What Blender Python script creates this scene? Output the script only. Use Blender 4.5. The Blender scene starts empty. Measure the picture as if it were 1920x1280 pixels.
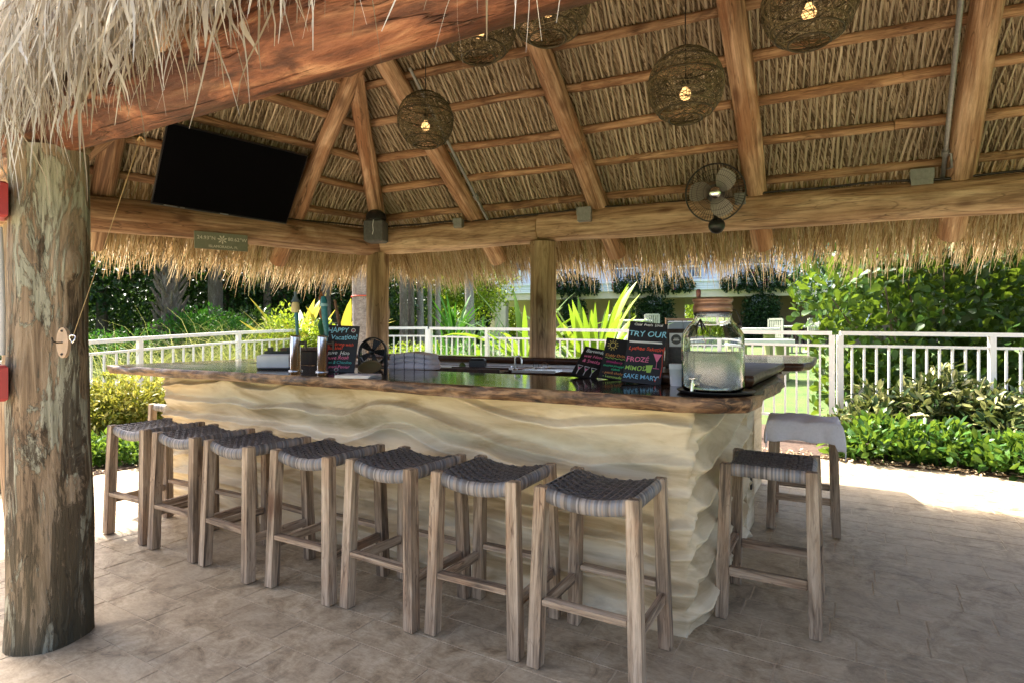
import bpy, math, random
import numpy as np
from mathutils import Matrix, Vector

# ------------------------------------------------------------------ camera, world, sun, exposure
SC = bpy.context.scene
COL = SC.collection
R = math.radians
EYE = 1.42
FPX = 1070.0          # focal length in pixels of the 1920 px wide photograph
HOR = 625.0           # horizon row
YAW = R(30.4)
SY, CY = math.sin(YAW), math.cos(YAW)

cam_data = bpy.data.cameras.new('camera')
cam = bpy.data.objects.new('camera', cam_data)
COL.objects.link(cam)
cam.location = (0, 0, EYE)
cam.rotation_euler = (R(90), 0, YAW)
cam_data.sensor_width = 36.0
cam_data.sensor_fit = 'HORIZONTAL'
cam_data.lens = FPX / 1920 * 36
cam_data.shift_y = (HOR - 640) / 1920
cam_data.clip_start = 0.05
cam_data.clip_end = 600
SC.camera = cam

SUN_DIR = Vector((-1.40, 0.32, 2.1)).normalized()      # towards the sun
world = bpy.data.worlds.new('World')
SC.world = world
world.use_nodes = True
wn = world.node_tree
wn.nodes.clear()
sky = wn.nodes.new('ShaderNodeTexSky')
sky.sky_type = 'NISHITA'
sky.sun_disc = False
sky.sun_elevation = math.asin(SUN_DIR.z)
sky.sun_rotation = math.atan2(SUN_DIR.x, SUN_DIR.y)
sky.air_density = 0.65
sky.ozone_density = 0.3
sky.dust_density = 5.0
bg = wn.nodes.new('ShaderNodeBackground')
bg.inputs['Strength'].default_value = 0.15
wo = wn.nodes.new('ShaderNodeOutputWorld')
wn.links.new(sky.outputs[0], bg.inputs[0])
wn.links.new(bg.outputs[0], wo.inputs[0])

sun_data = bpy.data.lights.new('sun', 'SUN')
sun_data.energy = 4.2
sun_data.angle = R(0.5)
sun_data.color = (1.0, 0.94, 0.84)
sun = bpy.data.objects.new('sun', sun_data)
COL.objects.link(sun)
sun.location = (-8, 1, 12)
sun.rotation_euler = SUN_DIR.to_track_quat('Z', 'Y').to_euler()

SC.view_settings.view_transform = 'Standard'
SC.view_settings.look = 'None'
SC.view_settings.gamma = 1
SC.view_settings.use_curve_mapping = False
SC.view_settings.exposure = 2.28
SC.cycles.denoising_prefilter = 'NONE'
SC.cycles.max_bounces = 12
SC.cycles.diffuse_bounces = 6
SC.cycles.transparent_max_bounces = 16

# ------------------------------------------------------------------ small maths
rng = np.random.default_rng(7)
random.seed(7)


def P(px, py, d):
    """point at depth d metres that the photograph shows at pixel px, py"""
    lat = (px - 960) / FPX * d
    return Vector((-SY * d + CY * lat, CY * d + SY * lat, EYE + (HOR - py) / FPX * d))


def PZ(px, py, z):
    return P(px, py, (EYE - z) * FPX / (py - HOR))


def smooth(a, b, x):
    t = np.clip((np.asarray(x, float) - a) / (b - a), 0, 1)
    return t * t * (3 - 2 * t)


_H = rng.random((64, 64))


def vnoise(x, y):
    """cheap smooth value noise in 0..1"""
    x = np.asarray(x, float); y = np.asarray(y, float)
    xi = np.floor(x).astype(int); yi = np.floor(y).astype(int)
    fx = x - xi; fy = y - yi
    fx = fx * fx * (3 - 2 * fx); fy = fy * fy * (3 - 2 * fy)
    a = _H[xi % 64, yi % 64]; b = _H[(xi + 1) % 64, yi % 64]
    c = _H[xi % 64, (yi + 1) % 64]; d = _H[(xi + 1) % 64, (yi + 1) % 64]
    return (a * (1 - fx) + b * fx) * (1 - fy) + (c * (1 - fx) + d * fx) * fy


# ------------------------------------------------------------------ meshes and objects
def np_mesh(name, V, quads=None, tris=None, attrs=None, smooth_shade=False, mats=(), mat_idx=None):
    me = bpy.data.meshes.new(name)
    V = np.asarray(V, np.float32)
    loops, sizes = [], []
    if quads is not None and len(quads):
        loops.append(np.asarray(quads, np.int32).ravel()); sizes.append(np.full(len(quads), 4, np.int32))
    if tris is not None and len(tris):
        loops.append(np.asarray(tris, np.int32).ravel()); sizes.append(np.full(len(tris), 3, np.int32))
    loops = np.concatenate(loops); sizes = np.concatenate(sizes)
    me.vertices.add(len(V)); me.vertices.foreach_set('co', V.ravel())
    me.loops.add(len(loops)); me.loops.foreach_set('vertex_index', loops)
    me.polygons.add(len(sizes))
    st = np.zeros(len(sizes), np.int32); st[1:] = np.cumsum(sizes)[:-1]
    me.polygons.foreach_set('loop_start', st)
    me.polygons.foreach_set('loop_total', sizes)
    if smooth_shade:
        me.polygons.foreach_set('use_smooth', np.ones(len(sizes), bool))
    for m in mats:
        me.materials.append(m)
    if mat_idx is not None:
        me.polygons.foreach_set('material_index', np.asarray(mat_idx, np.int32))
    if attrs:
        for k, a in attrs.items():
            at = me.attributes.new(k, 'FLOAT', 'POINT')
            at.data.foreach_set('value', np.asarray(a, np.float32))
    me.update(calc_edges=True)
    me.validate()
    return me


class MB:
    """collects simple shapes, then becomes one mesh"""
    def __init__(self):
        self.V = []; self.F = []; self.T = []; self.M = []; self.S = []

    def add(self, verts, faces, tint=0.5, mi=0, sm=False):
        o = len(self.V)
        self.V.extend([tuple(v) for v in verts])
        self.T.extend([tint] * len(verts))
        for f in faces:
            self.F.append(tuple(o + i for i in f)); self.M.append(mi); self.S.append(sm)
        return self

    def box(self, x0, x1, y0, y1, z0, z1, tint=0.5, mi=0, mat=None, bev=0.0):
        if bev > 0:
            b = min(bev, (x1 - x0) * .45, (y1 - y0) * .45, (z1 - z0) * .45)
            vs = []
            for z, i in ((z0, b), (z0 + b, 0), (z1 - b, 0), (z1, b)):
                vs += [(x0 + i + b * 0, y0 + i, z), (x1 - i, y0 + i, z), (x1 - i, y1 - i, z), (x0 + i, y1 - i, z)]
            fs = [(3, 2, 1, 0), (12, 13, 14, 15)]
            for k in range(3):
                for j in range(4):
                    a = k * 4 + j; c = k * 4 + (j + 1) % 4
                    fs.append((a, c, c + 4, a + 4))
        else:
            vs = [(x0, y0, z0), (x1, y0, z0), (x1, y1, z0), (x0, y1, z0), (x0, y0, z1), (x1, y0, z1), (x1, y1, z1), (x0, y1, z1)]
            fs = [(3, 2, 1, 0), (4, 5, 6, 7), (0, 1, 5, 4), (1, 2, 6, 5), (2, 3, 7, 6), (3, 0, 4, 7)]
        if mat is not None:
            vs = [mat @ Vector(v) for v in vs]
        return self.add(vs, fs, tint, mi)

    def tube(self, pts, rad, n=8, caps=True, tint=0.5, mi=0, sm=True, squash=1.0):
        pts = [Vector(p) for p in pts]
        if not hasattr(rad, '__len__'):
            rad = [rad] * len(pts)
        vs = []; up = None
        for i, p in enumerate(pts):
            t = (pts[min(i + 1, len(pts) - 1)] - pts[max(i - 1, 0)])
            t = t.normalized() if t.length > 1e-9 else Vector((0, 0, 1))
            if up is None:
                up = t.orthogonal().normalized()
            up = (up - t * up.dot(t))
            up = up.normalized() if up.length > 1e-6 else t.orthogonal().normalized()
            b = t.cross(up)
            for k in range(n):
                a = 2 * math.pi * k / n
                vs.append(p + up * (math.cos(a) * rad[i]) + b * (math.sin(a) * rad[i] * squash))
        fs = []
        for i in range(len(pts) - 1):
            for k in range(n):
                a = i * n + k; c = i * n + (k + 1) % n
                fs.append((a, c, c + n, a + n))
        self.add(vs, fs, tint, mi, sm)
        if caps:
            self.add(vs[:n], [tuple(reversed(range(n)))], tint, mi)
            self.add(vs[-n:], [tuple(range(n))], tint, mi)
        return self

    def lathe(self, prof, n=24, cx=0, cy=0, tint=0.5, mi=0, sm=True, close=True):
        """prof: list of (radius, z) from bottom to top"""
        vs = []; fs = []
        for r, z in prof:
            for k in range(n):
                a = 2 * math.pi * k / n
                vs.append((cx + r * math.cos(a), cy + r * math.sin(a), z))
        for i in range(len(prof) - 1):
            for k in range(n):
                a = i * n + k; c = i * n + (k + 1) % n
                fs.append((a, c, c + n, a + n))
        self.add(vs, fs, tint, mi, sm)
        if close:
            self.add(vs[:n], [tuple(reversed(range(n)))], tint, mi)
            self.add(vs[-n:], [tuple(range(n))], tint, mi)
        return self

    def mesh(self, name, mats=()):
        me = bpy.data.meshes.new(name)
        me.from_pydata(self.V, [], self.F)
        for m in (mats if isinstance(mats, (list, tuple)) else [mats]):
            me.materials.append(m)
        me.polygons.foreach_set('material_index', self.M)
        me.polygons.foreach_set('use_smooth', self.S)
        at = me.attributes.new('tint', 'FLOAT', 'POINT')
        at.data.foreach_set('value', self.T)
        me.update()
        return me

    def build(self, name, mats, parent=None, mtx=None):
        return obj(name, self.mesh(name, mats), parent, mtx)


def obj(name, me, parent=None, mtx=None):
    o = bpy.data.objects.new(name, me)
    COL.objects.link(o)
    if mtx is not None:
        o.matrix_basis = mtx
    if parent is not None:
        o.parent = parent
    return o


def world_part(o, root):
    """parent a part built in world coordinates to a thing that is only moved, never turned"""
    o.parent = root
    o.matrix_parent_inverse = Matrix.Translation(-Vector(root.location))
    return o


def tag(o, label=None, cat=None, group=None, kind=None):
    if label: o['label'] = label
    if cat: o['category'] = cat
    if group: o['group'] = group
    if kind: o['kind'] = kind
    return o


def thing(name, label, cat, loc=(0, 0, 0), rz=0.0, group=None):
    o = bpy.data.objects.new(name, None)
    o.empty_display_size = 0.1
    COL.objects.link(o)
    o.location = loc
    o.rotation_euler = (0, 0, rz)
    return tag(o, label, cat, group)


def copy_tree(o, parent=None):
    c = o.copy()
    COL.objects.link(c)
    if parent is not None:
        c.parent = parent
    for ch in [x for x in SC.objects if x.parent == o]:
        copy_tree(ch, c)
    return c


def axis_matrix(p0, p1, roll=0.0):
    """local z runs from p0 to p1"""
    p0 = Vector(p0); p1 = Vector(p1)
    q = (p1 - p0).to_track_quat('Z', 'Y')
    return Matrix.Translation(p0) @ q.to_matrix().to_4x4() @ Matrix.Rotation(roll, 4, 'Z')


# ------------------------------------------------------------------ materials
def new_mat(name):
    m = bpy.data.materials.new(name)
    m.use_nodes = True
    nt = m.node_tree
    b = nt.nodes['Principled BSDF']
    return m, nt, b


def N(nt, kind, **kw):
    n = nt.nodes.new(kind)
    for k, v in kw.items():
        if k in ('operation', 'blend_type', 'data_type', 'attribute_name', 'feature', 'noise_dimensions', 'wave_type', 'bands_direction', 'distance', 'voronoi_dimensions'):
            setattr(n, k, v)
        else:
            n.inputs[k].default_value = v
    return n


def coords(nt, scale=(1, 1, 1), kind='Object'):
    tc = nt.nodes.new('ShaderNodeTexCoord')
    mp = nt.nodes.new('ShaderNodeMapping')
    mp.inputs['Scale'].default_value = scale
    nt.links.new(tc.outputs[kind], mp.inputs[0])
    return mp.outputs[0]


def noise(nt, vec, scale=5, detail=4, rough=.55, dist=0.0):
    n = nt.nodes.new('ShaderNodeTexNoise')
    n.inputs['Scale'].default_value = scale
    n.inputs['Detail'].default_value = detail
    n.inputs['Roughness'].default_value = rough
    n.inputs['Distortion'].default_value = dist
    if vec is not None:
        nt.links.new(vec, n.inputs['Vector'])
    return n.outputs[0]


def ramp(nt, fac, stops):
    r = nt.nodes.new('ShaderNodeValToRGB')
    e = r.color_ramp.elements
    while len(e) < len(stops):
        e.new(0.5)
    for i, (p, c) in enumerate(stops):
        e[i].position = p
        e[i].color = (*c, 1) if len(c) == 3 else c
    nt.links.new(fac, r.inputs[0])
    return r.outputs[0]


def mixc(nt, fac, a, b, mode='MIX'):
    m = nt.nodes.new('ShaderNodeMix')
    m.data_type = 'RGBA'
    m.blend_type = mode
    for sock, v in ((m.inputs[0], fac), (m.inputs[6], a), (m.inputs[7], b)):
        if isinstance(v, (int, float)):
            sock.default_value = v
        elif isinstance(v, (tuple, list)):
            sock.default_value = (*v, 1) if len(v) == 3 else v
        else:
            nt.links.new(v, sock)
    return m.outputs[2]


def math_(nt, op, a, b=None):
    m = nt.nodes.new('ShaderNodeMath')
    m.operation = op
    for i, v in enumerate((a, b)):
        if v is None: continue
        if isinstance(v, (int, float)):
            m.inputs[i].default_value = v
        else:
            nt.links.new(v, m.inputs[i])
    return m.outputs[0]


def bump(nt, b, h, strength=.3, dist=.02):
    n = nt.nodes.new('ShaderNodeBump')
    n.inputs['Strength'].default_value = strength
    n.inputs['Distance'].default_value = dist
    nt.links.new(h, n.inputs['Height'])
    nt.links.new(n.outputs[0], b.inputs['Normal'])


def attr(nt, name='tint'):
    a = nt.nodes.new('ShaderNodeAttribute')
    a.attribute_name = name
    return a.outputs['Fac']


def objrand(nt):
    return nt.nodes.new('ShaderNodeObjectInfo').outputs['Random']


def plain(name, col, rough=.5, metal=0.0, spec=.5, vary=0.0, vscale=20, **kw):
    m, nt, b = new_mat(name)
    b.inputs['Roughness'].default_value = rough
    b.inputs['Metallic'].default_value = metal
    b.inputs['Specular IOR Level'].default_value = spec
    if vary > 0:
        n = noise(nt, coords(nt), vscale, 5, .6)
        c = ramp(nt, n, [(.3, tuple(x * (1 - vary) for x in col)), (.7, tuple(min(1, x * (1 + vary)) for x in col))])
        nt.links.new(c, b.inputs['Base Color'])
        bump(nt, b, n, .12, .004)
    else:
        b.inputs['Base Color'].default_value = (*col, 1)
    for k, v in kw.items():
        b.inputs[k.replace('_', ' ')].default_value = v
    return m


def wood(name, stops, blotch, scale=14, stretch=.07, rough=.65, bstr=.35, blot_scale=2.2, blot=(.45, .62), rand=.25, knots=True):
    """grain runs along the object's own z axis"""
    m, nt, b = new_mat(name)
    tc = nt.nodes.new('ShaderNodeTexCoord')
    add = nt.nodes.new('ShaderNodeVectorMath'); add.operation = 'ADD'
    sc = nt.nodes.new('ShaderNodeVectorMath'); sc.operation = 'SCALE'
    oi = nt.nodes.new('ShaderNodeObjectInfo')
    cmb = nt.nodes.new('ShaderNodeCombineXYZ')
    r37 = math_(nt, 'MULTIPLY', oi.outputs['Random'], 37.0)
    for i in range(3): nt.links.new(r37, cmb.inputs[i])
    nt.links.new(tc.outputs['Object'], add.inputs[0]); nt.links.new(cmb.outputs[0], add.inputs[1])
    mp = nt.nodes.new('ShaderNodeMapping'); mp.inputs['Scale'].default_value = (1, 1, stretch)
    nt.links.new(add.outputs[0], mp.inputs[0])
    g = noise(nt, mp.outputs[0], scale, 7, .62, .6)
    c = ramp(nt, g, stops)
    mp2 = nt.nodes.new('ShaderNodeMapping'); mp2.inputs['Scale'].default_value = (1, 1, .35)
    nt.links.new(add.outputs[0], mp2.inputs[0])
    bl = noise(nt, mp2.outputs[0], blot_scale, 5, .6, 1.2)
    fb = ramp(nt, bl, [(blot[0], (0, 0, 0)), (blot[1], (1, 1, 1))])
    c = mixc(nt, math_(nt, 'MULTIPLY', fb, .8), c, blotch)
    fine = noise(nt, mp.outputs[0], scale * 3.6, 5, .7, .3)
    c = mixc(nt, .55, c, ramp(nt, fine, [(.34, (.30, .26, .23)), (.54, (1, 1, 1))]), 'MULTIPLY')
    # drying cracks and knots
    mpc = nt.nodes.new('ShaderNodeMapping'); mpc.inputs['Scale'].default_value = (1, 1, .09)
    nt.links.new(add.outputs[0], mpc.inputs[0])
    cn = noise(nt, mpc.outputs[0], scale * .75, 3, .5, .8)
    crack = ramp(nt, math_(nt, 'ABSOLUTE', math_(nt, 'SUBTRACT', cn, .5)), [(.0, (1, 1, 1)), (.016, (0, 0, 0))])
    cmask = ramp(nt, bl, [(.38, (0, 0, 0)), (.60, (1, 1, 1))])
    crack = math_(nt, 'MULTIPLY', math_(nt, 'MULTIPLY', crack, cmask), .75)
    c = mixc(nt, crack, c, (.055, .028, .014))
    if knots:
        mpk = nt.nodes.new('ShaderNodeMapping'); mpk.inputs['Scale'].default_value = (1, 1, .5)
        nt.links.new(add.outputs[0], mpk.inputs[0])
        vo = nt.nodes.new('ShaderNodeTexVoronoi'); vo.inputs['Scale'].default_value = 3.4
        nt.links.new(mpk.outputs[0], vo.inputs['Vector'])
        kd = math_(nt, 'ADD', vo.outputs['Distance'], math_(nt, 'MULTIPLY', math_(nt, 'SUBTRACT', g, .5), .22))
        c = mixc(nt, math_(nt, 'MULTIPLY', ramp(nt, kd, [(.07, (1, 1, 1)), (.17, (0, 0, 0))]), .75), c, (.11, .05, .024))
    hv = nt.nodes.new('ShaderNodeHueSaturation')
    nt.links.new(c, hv.inputs['Color'])
    nt.links.new(math_(nt, 'ADD', math_(nt, 'MULTIPLY', oi.outputs['Random'], rand * 2), 1 - rand), hv.inputs['Value'])
    nt.links.new(hv.outputs[0], b.inputs['Base Color'])
    b.inputs['Roughness'].default_value = rough
    b.inputs['Specular IOR Level'].default_value = .3
    bump(nt, b, math_(nt, 'ADD', g, math_(nt, 'SUBTRACT', math_(nt, 'MULTIPLY', fine, .6), crack)), bstr, .016)
    return m


def tinted(name, stops, rough=.6, spec=.3, vscale=0, vamt=.25, transl=0.0, tcol=None, hue_rand=0.0):
    """colour picked from the ramp by each piece's own 'tint' value"""
    m, nt, b = new_mat(name)
    t = attr(nt)
    c = ramp(nt, t, stops)
    if vscale:
        n = noise(nt, coords(nt), vscale, 3, .6)
        c = mixc(nt, vamt, c, ramp(nt, n, [(.3, (.25, .25, .25)), (.7, (1, 1, 1))]), 'MULTIPLY')
    nt.links.new(c, b.inputs['Base Color'])
    b.inputs['Roughness'].default_value = rough
    b.inputs['Specular IOR Level'].default_value = spec
    if transl > 0:
        tr = nt.nodes.new('ShaderNodeBsdfTranslucent')
        if tcol is None:
            nt.links.new(c, tr.inputs['Color'])
        else:
            nt.links.new(mixc(nt, 1.0, c, tcol, 'MULTIPLY') if False else mixc(nt, .6, c, tcol), tr.inputs['Color'])
        mx = nt.nodes.new('ShaderNodeMixShader')
        mx.inputs[0].default_value = transl
        out = nt.nodes['Material Output']
        nt.links.new(b.outputs[0], mx.inputs[1]); nt.links.new(tr.outputs[0], mx.inputs[2])
        nt.links.new(mx.outputs[0], out.inputs[0])
    return m


M = {}
M['rafter'] = wood('peeled_log', [(.36, (.17, .088, .047)), (.49, (.44, .268, .155)), (.63, (.63, .435, .285))], (.28, .13, .06), 17, .06, .62, .6, 3.4)
M['batten'] = wood('peeled_pole', [(.36, (.18, .088, .042)), (.49, (.46, .265, .135)), (.63, (.62, .40, .23))], (.22, .11, .055), 24, .05, .65, .5, 5)
M['redbeam'] = wood('red_cypress_log', [(.36, (.05, .018, .011)), (.46, (.19, .070, .036)), (.55, (.29, .118, .060)), (.66, (.50, .27, .15))], (.07, .025, .014), 13, .17, .5, .9, 5.0, (.44, .54), 0.02)
M['backbeam'] = wood('tan_cypress_log', [(.36, (.23, .128, .068)), (.49, (.51, .33, .20)), (.63, (.69, .50, .33))], (.31, .17, .09), 15, .09, .55, .35, 2.6, (.48, .7), .04)
M['post'] = wood('brown_post', [(.36, (.17, .105, .058)), (.49, (.40, .27, .155)), (.63, (.58, .43, .27))], (.27, .17, .095), 15, .06, .7, .4, 3, (.45, .7), .06)
M['tail'] = plain('cut_log_end', (.56, .33, .17), .7, vary=.25, vscale=30)


def weathered():
    m, nt, b = new_mat('weathered_trunk')
    g = noise(nt, coords(nt, (1, 1, .06)), 24, 9, .7, .9)
    big = noise(nt, coords(nt, (1, 1, .24)), 7.5, 9, .72, 1.3)
    mid = noise(nt, coords(nt, (1, 1, .15)), 13, 9, .74, 1.0)
    c = ramp(nt, g, [(.30, (.075, .048, .03)), (.48, (.25, .18, .115)), (.70, (.46, .37, .27))])
    pale = ramp(nt, big, [(.515, (0, 0, 0)), (.545, (1, 1, 1))])
    c = mixc(nt, math_(nt, 'MULTIPLY', pale, .85), c, mixc(nt, ramp(nt, g, [(.35, (0, 0, 0)), (.65, (1, 1, 1))]), (.20, .20, .145), (.47, .47, .37)))
    tc0 = nt.nodes.new('ShaderNodeTexCoord'); sp0 = nt.nodes.new('ShaderNodeSeparateXYZ')
    nt.links.new(tc0.outputs['Object'], sp0.inputs[0])
    mid2 = math_(nt, 'ADD', mid, math_(nt, 'MULTIPLY', sp0.outputs[2], .075))
    dark = ramp(nt, mid2, [(.535, (1, 1, 1)), (.575, (0, 0, 0))])
    c = mixc(nt, math_(nt, 'MULTIPLY', dark, .85), c, (.05, .035, .022))
    # algae-green stain that climbs from the floor
    tc = nt.nodes.new('ShaderNodeTexCoord'); sp = nt.nodes.new('ShaderNodeSeparateXYZ')
    nt.links.new(tc.outputs['Object'], sp.inputs[0])
    hz = math_(nt, 'ADD', math_(nt, 'MULTIPLY', sp.outputs[2], .6), math_(nt, 'MULTIPLY', big, .9))
    st = ramp(nt, hz, [(.42, (1, 1, 1)), (1.0, (0, 0, 0))])
    c = mixc(nt, math_(nt, 'MULTIPLY', st, .55), c, (.075, .075, .045))
    nt.links.new(c, b.inputs['Base Color'])
    b.inputs['Roughness'].default_value = .8
    b.inputs['Specular IOR Level'].default_value = .2
    bump(nt, b, math_(nt, 'ADD', g, math_(nt, 'MULTIPLY', pale, .5)), .8, .02)
    return m


M['trunkpost'] = weathered()


def stucco():
    m, nt, b = new_mat('carved_sand_stucco')
    v = coords(nt, (1, 1, 1))
    big = noise(nt, coords(nt, (.7, .7, 3.2)), 2.2, 6, .6, .8)
    fine = noise(nt, v, 55, 4, .65)
    c = ramp(nt, big, [(.34, (.45, .345, .20)), (.49, (.66, .55, .365)), (.66, (.76, .67, .49))])
    wash = noise(nt, coords(nt, (.5, .5, 2.6)), 3.1, 7, .7, 1.4)
    c = mixc(nt, math_(nt, 'MULTIPLY', ramp(nt, wash, [(.52, (0, 0, 0)), (.72, (1, 1, 1))]), .42), c, (.38, .315, .225))
    pit = nt.nodes.new('ShaderNodeTexVoronoi'); pit.inputs['Scale'].default_value = 16
    nt.links.new(v, pit.inputs['Vector'])
    spot = ramp(nt, pit.outputs['Distance'], [(.0, (1, 1, 1)), (.07, (0, 0, 0))])
    c = mixc(nt, math_(nt, 'MULTIPLY', spot, .35), c, (.30, .19, .09))
    nt.links.new(c, b.inputs['Base Color'])
    b.inputs['Roughness'].default_value = .85
    b.inputs['Specular IOR Level'].default_value = .2
    bump(nt, b, fine, .22, .006)
    return m


M['stucco'] = stucco()


def bartop():
    m, nt, b = new_mat('varnished_slab')
    g = noise(nt, coords(nt, (.12, 1, 1)), 16, 7, .62, .8)
    big = noise(nt, coords(nt, (.35, 1, 1)), 3.5, 4, .6, .8)
    c = ramp(nt, g, [(.3, (.014, .008, .005)), (.55, (.045, .022, .011)), (.78, (.10, .05, .023))])
    c = mixc(nt, ramp(nt, big, [(.45, (0, 0, 0)), (.68, (.7, .7, .7))]), c, (.11, .055, .026))
    nt.links.new(c, b.inputs['Base Color'])
    r = ramp(nt, big, [(.3, (.05, .05, .05)), (.7, (.15, .15, .15))])
    nt.links.new(r, b.inputs['Roughness'])
    b.inputs['Coat Weight'].default_value = .12
    b.inputs['Specular IOR Level'].default_value = .34
    b.inputs['Coat Roughness'].default_value = .06
    bump(nt, b, big, .05, .02)
    return m


def liveedge():
    m, nt, b = new_mat('live_edge')
    g = noise(nt, coords(nt, (.25, 1, 1.4)), 22, 7, .65, .8)
    big = noise(nt, coords(nt, (1, 1, 1)), 4.5, 4, .6)
    c = ramp(nt, g, [(.36, (.018, .010, .006)), (.49, (.11, .055, .026)), (.64, (.36, .21, .105))])
    c = mixc(nt, ramp(nt, big, [(.5, (0, 0, 0)), (.62, (.55, .55, .55))]), c, (.40, .25, .13))
    nt.links.new(c, b.inputs['Base Color'])
    b.inputs['Roughness'].default_value = .42
    bump(nt, b, g, .55, .02)
    return m


M['bartop'] = bartop()
M['liveedge'] = liveedge()


def paver():
    m, nt, b = new_mat('travertine_paver')
    v = coords(nt, (1, 1, 1), 'Generated') if False else None
    geo = nt.nodes.new('ShaderNodeNewGeometry')
    pos = geo.outputs['Position']
    big = noise(nt, pos, 1.3, 6, .62, .6)
    mid = noise(nt, pos, 7.5, 10, .80, .7)
    mp = nt.nodes.new('ShaderNodeMapping'); mp.inputs['Scale'].default_value = (1, 2.6, 1)
    nt.links.new(pos, mp.inputs[0])
    fine = noise(nt, mp.outputs[0], 26, 5, .7, .6)
    c = ramp(nt, mid, [(.36, (.165, .118, .068)), (.455, (.35, .268, .168)), (.54, (.46, .37, .245)), (.66, (.57, .48, .345))])
    c = mixc(nt, ramp(nt, big, [(.42, (0, 0, 0)), (.62, (.6, .6, .6))]), c, (.44, .36, .25))
    dirt = ramp(nt, noise(nt, pos, 2.9, 8, .72, 1.0), [(.53, (0, 0, 0)), (.66, (1, 1, 1))])
    c = mixc(nt, math_(nt, 'MULTIPLY', dirt, .62), c, (.15, .115, .075))
    c = mixc(nt, .35, c, ramp(nt, fine, [(.34, (.42, .40, .37)), (.56, (1, 1, 1))]), 'MULTIPLY')
    oi = objrand(nt)
    t = math_(nt, 'ADD', math_(nt, 'MULTIPLY', attr(nt, 'tint'), .5), math_(nt, 'MULTIPLY', oi, .5))
    hv = nt.nodes.new('ShaderNodeHueSaturation')
    nt.links.new(c, hv.inputs['Color'])
    nt.links.new(math_(nt, 'ADD', math_(nt, 'MULTIPLY', t, .20), .90), hv.inputs['Value'])
    nt.links.new(hv.outputs[0], b.inputs['Base Color'])
    rr = ramp(nt, mid, [(.3, (.42, .42, .42)), (.7, (.66, .66, .66))])
    nt.links.new(rr, b.inputs['Roughness'])
    b.inputs['Specular IOR Level'].default_value = .35
    bump(nt, b, math_(nt, 'ADD', fine, mid), .22, .006)
    return m


M['paver'] = paver()
M['grout'] = plain('sand_joint', (.46, .375, .26), .9, vary=.2, vscale=30)
M['stoolwood'] = wood('weathered_teak', [(.36, (.125, .092, .064)), (.49, (.365, .268, .175)), (.63, (.54, .425, .30))], (.40, .25, .145), 28, .06, .72, .35, 4, (.5, .68), .10)
M['weave'] = tinted('woven_wicker', [(0, (.060, .054, .050)), (.3, (.165, .150, .138)), (.5, (.13, .115, .102)), (.68, (.20, .205, .215)), (.85, (.30, .245, .195)), (1, (.36, .33, .30))], .42, .5)
M['straw'] = tinted('palm_straw', [(0, (.13, .075, .03)), (.3, (.33, .22, .10)), (.6, (.52, .39, .215)), (.85, (.66, .56, .40)), (1, (.26, .27, .09))], .7, .25, transl=.22)
M['greystraw'] = tinted('grey_palm_straw', [(0, (.10, .065, .038)), (.3, (.30, .245, .175)), (.6, (.52, .475, .415)), (1, (.72, .70, .68))], .6, .35, transl=.22)
M['rib'] = wood('frond_rib', [(.25, (.36, .28, .18)), (.5, (.56, .46, .32)), (.75, (.70, .60, .45))], (.40, .31, .20), 30, .04, .7, .3, 5, (.5, .7), .2)
M['leaflet'] = tinted('dry_leaflet', [(0, (.10, .068, .038)), (.35, (.32, .235, .14)), (.7, (.50, .39, .245)), (1, (.62, .51, .35))], .75, .2)
M['thatchback'] = plain('thatch_inner', (.26, .18, .10), .9, vary=.4, vscale=40)
M['white'] = plain('white_paint', (.80, .79, .75), .45, vary=.04, vscale=6)
M['black'] = plain('black_plastic', (.012, .012, .013), .35, spec=.5)
M['screen'] = plain('tv_screen', (.002, .002, .0025), .28, spec=.12)
M['slate'] = plain('chalkboard', (.013, .013, .014), .42, spec=.4, vary=.3, vscale=30)
M['chrome'] = plain('brushed_steel', (.72, .71, .69), .2, 1.0)
M['greymetal'] = plain('galvanised_metal', (.30, .30, .29), .5, .6, vary=.15, vscale=40)
M['greypaint'] = plain('grey_paint', (.42, .41, .39), .6, vary=.1, vscale=12)
M['darkmetal'] = plain('dark_metal', (.045, .04, .036), .4, .6)
M['red'] = plain('red_plastic', (.30, .022, .020), .4)
M['wicker'] = tinted('rattan_wire', [(0, (.035, .026, .012)), (.5, (.105, .08, .036)), (1, (.21, .16, .08))], .55, .4)
M['towel'] = plain('towel_cloth', (.74, .72, .77), .9, spec=.15, vary=.06, vscale=60)
M['towelstripe'] = plain('towel_stripe', (.10, .10, .13), .9, spec=.1)
M['paper'] = plain('paper', (.70, .70, .72), .8, vary=.05)
M['sign'] = plain('olive_sign', (.15, .155, .11), .6, vary=.12, vscale=18)
M['flaptop'] = plain('old_varnished_plank', (.075, .042, .026), .48, spec=.25, vary=.55, vscale=9)
M['signtext'] = plain('sign_print', (.58, .54, .45), .6)
M['rope'] = plain('jute_cord', (.34, .23, .10), .85)
M['cork'] = plain('copper_lid', (.26, .145, .095), .36, .45, vary=.2, vscale=30)
M['soil'] = plain('mulch', (.075, .045, .03), .95, vary=.6, vscale=25)
M['brownwood'] = wood('dark_bar_wood', [(.3, (.035, .016, .009)), (.55, (.085, .036, .018)), (.78, (.15, .07, .035))], (.05, .022, .012), 16, .1, .3, .2, 3)


def emit(name, col, s):
    m, nt, b = new_mat(name)
    b.inputs['Base Color'].default_value = (*col, 1)
    b.inputs['Emission Color'].default_value = (*col, 1)
    b.inputs['Emission Strength'].default_value = s
    return m


M['bulb'] = emit('lit_bulb', (1.0, .55, .20), .5)


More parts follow.
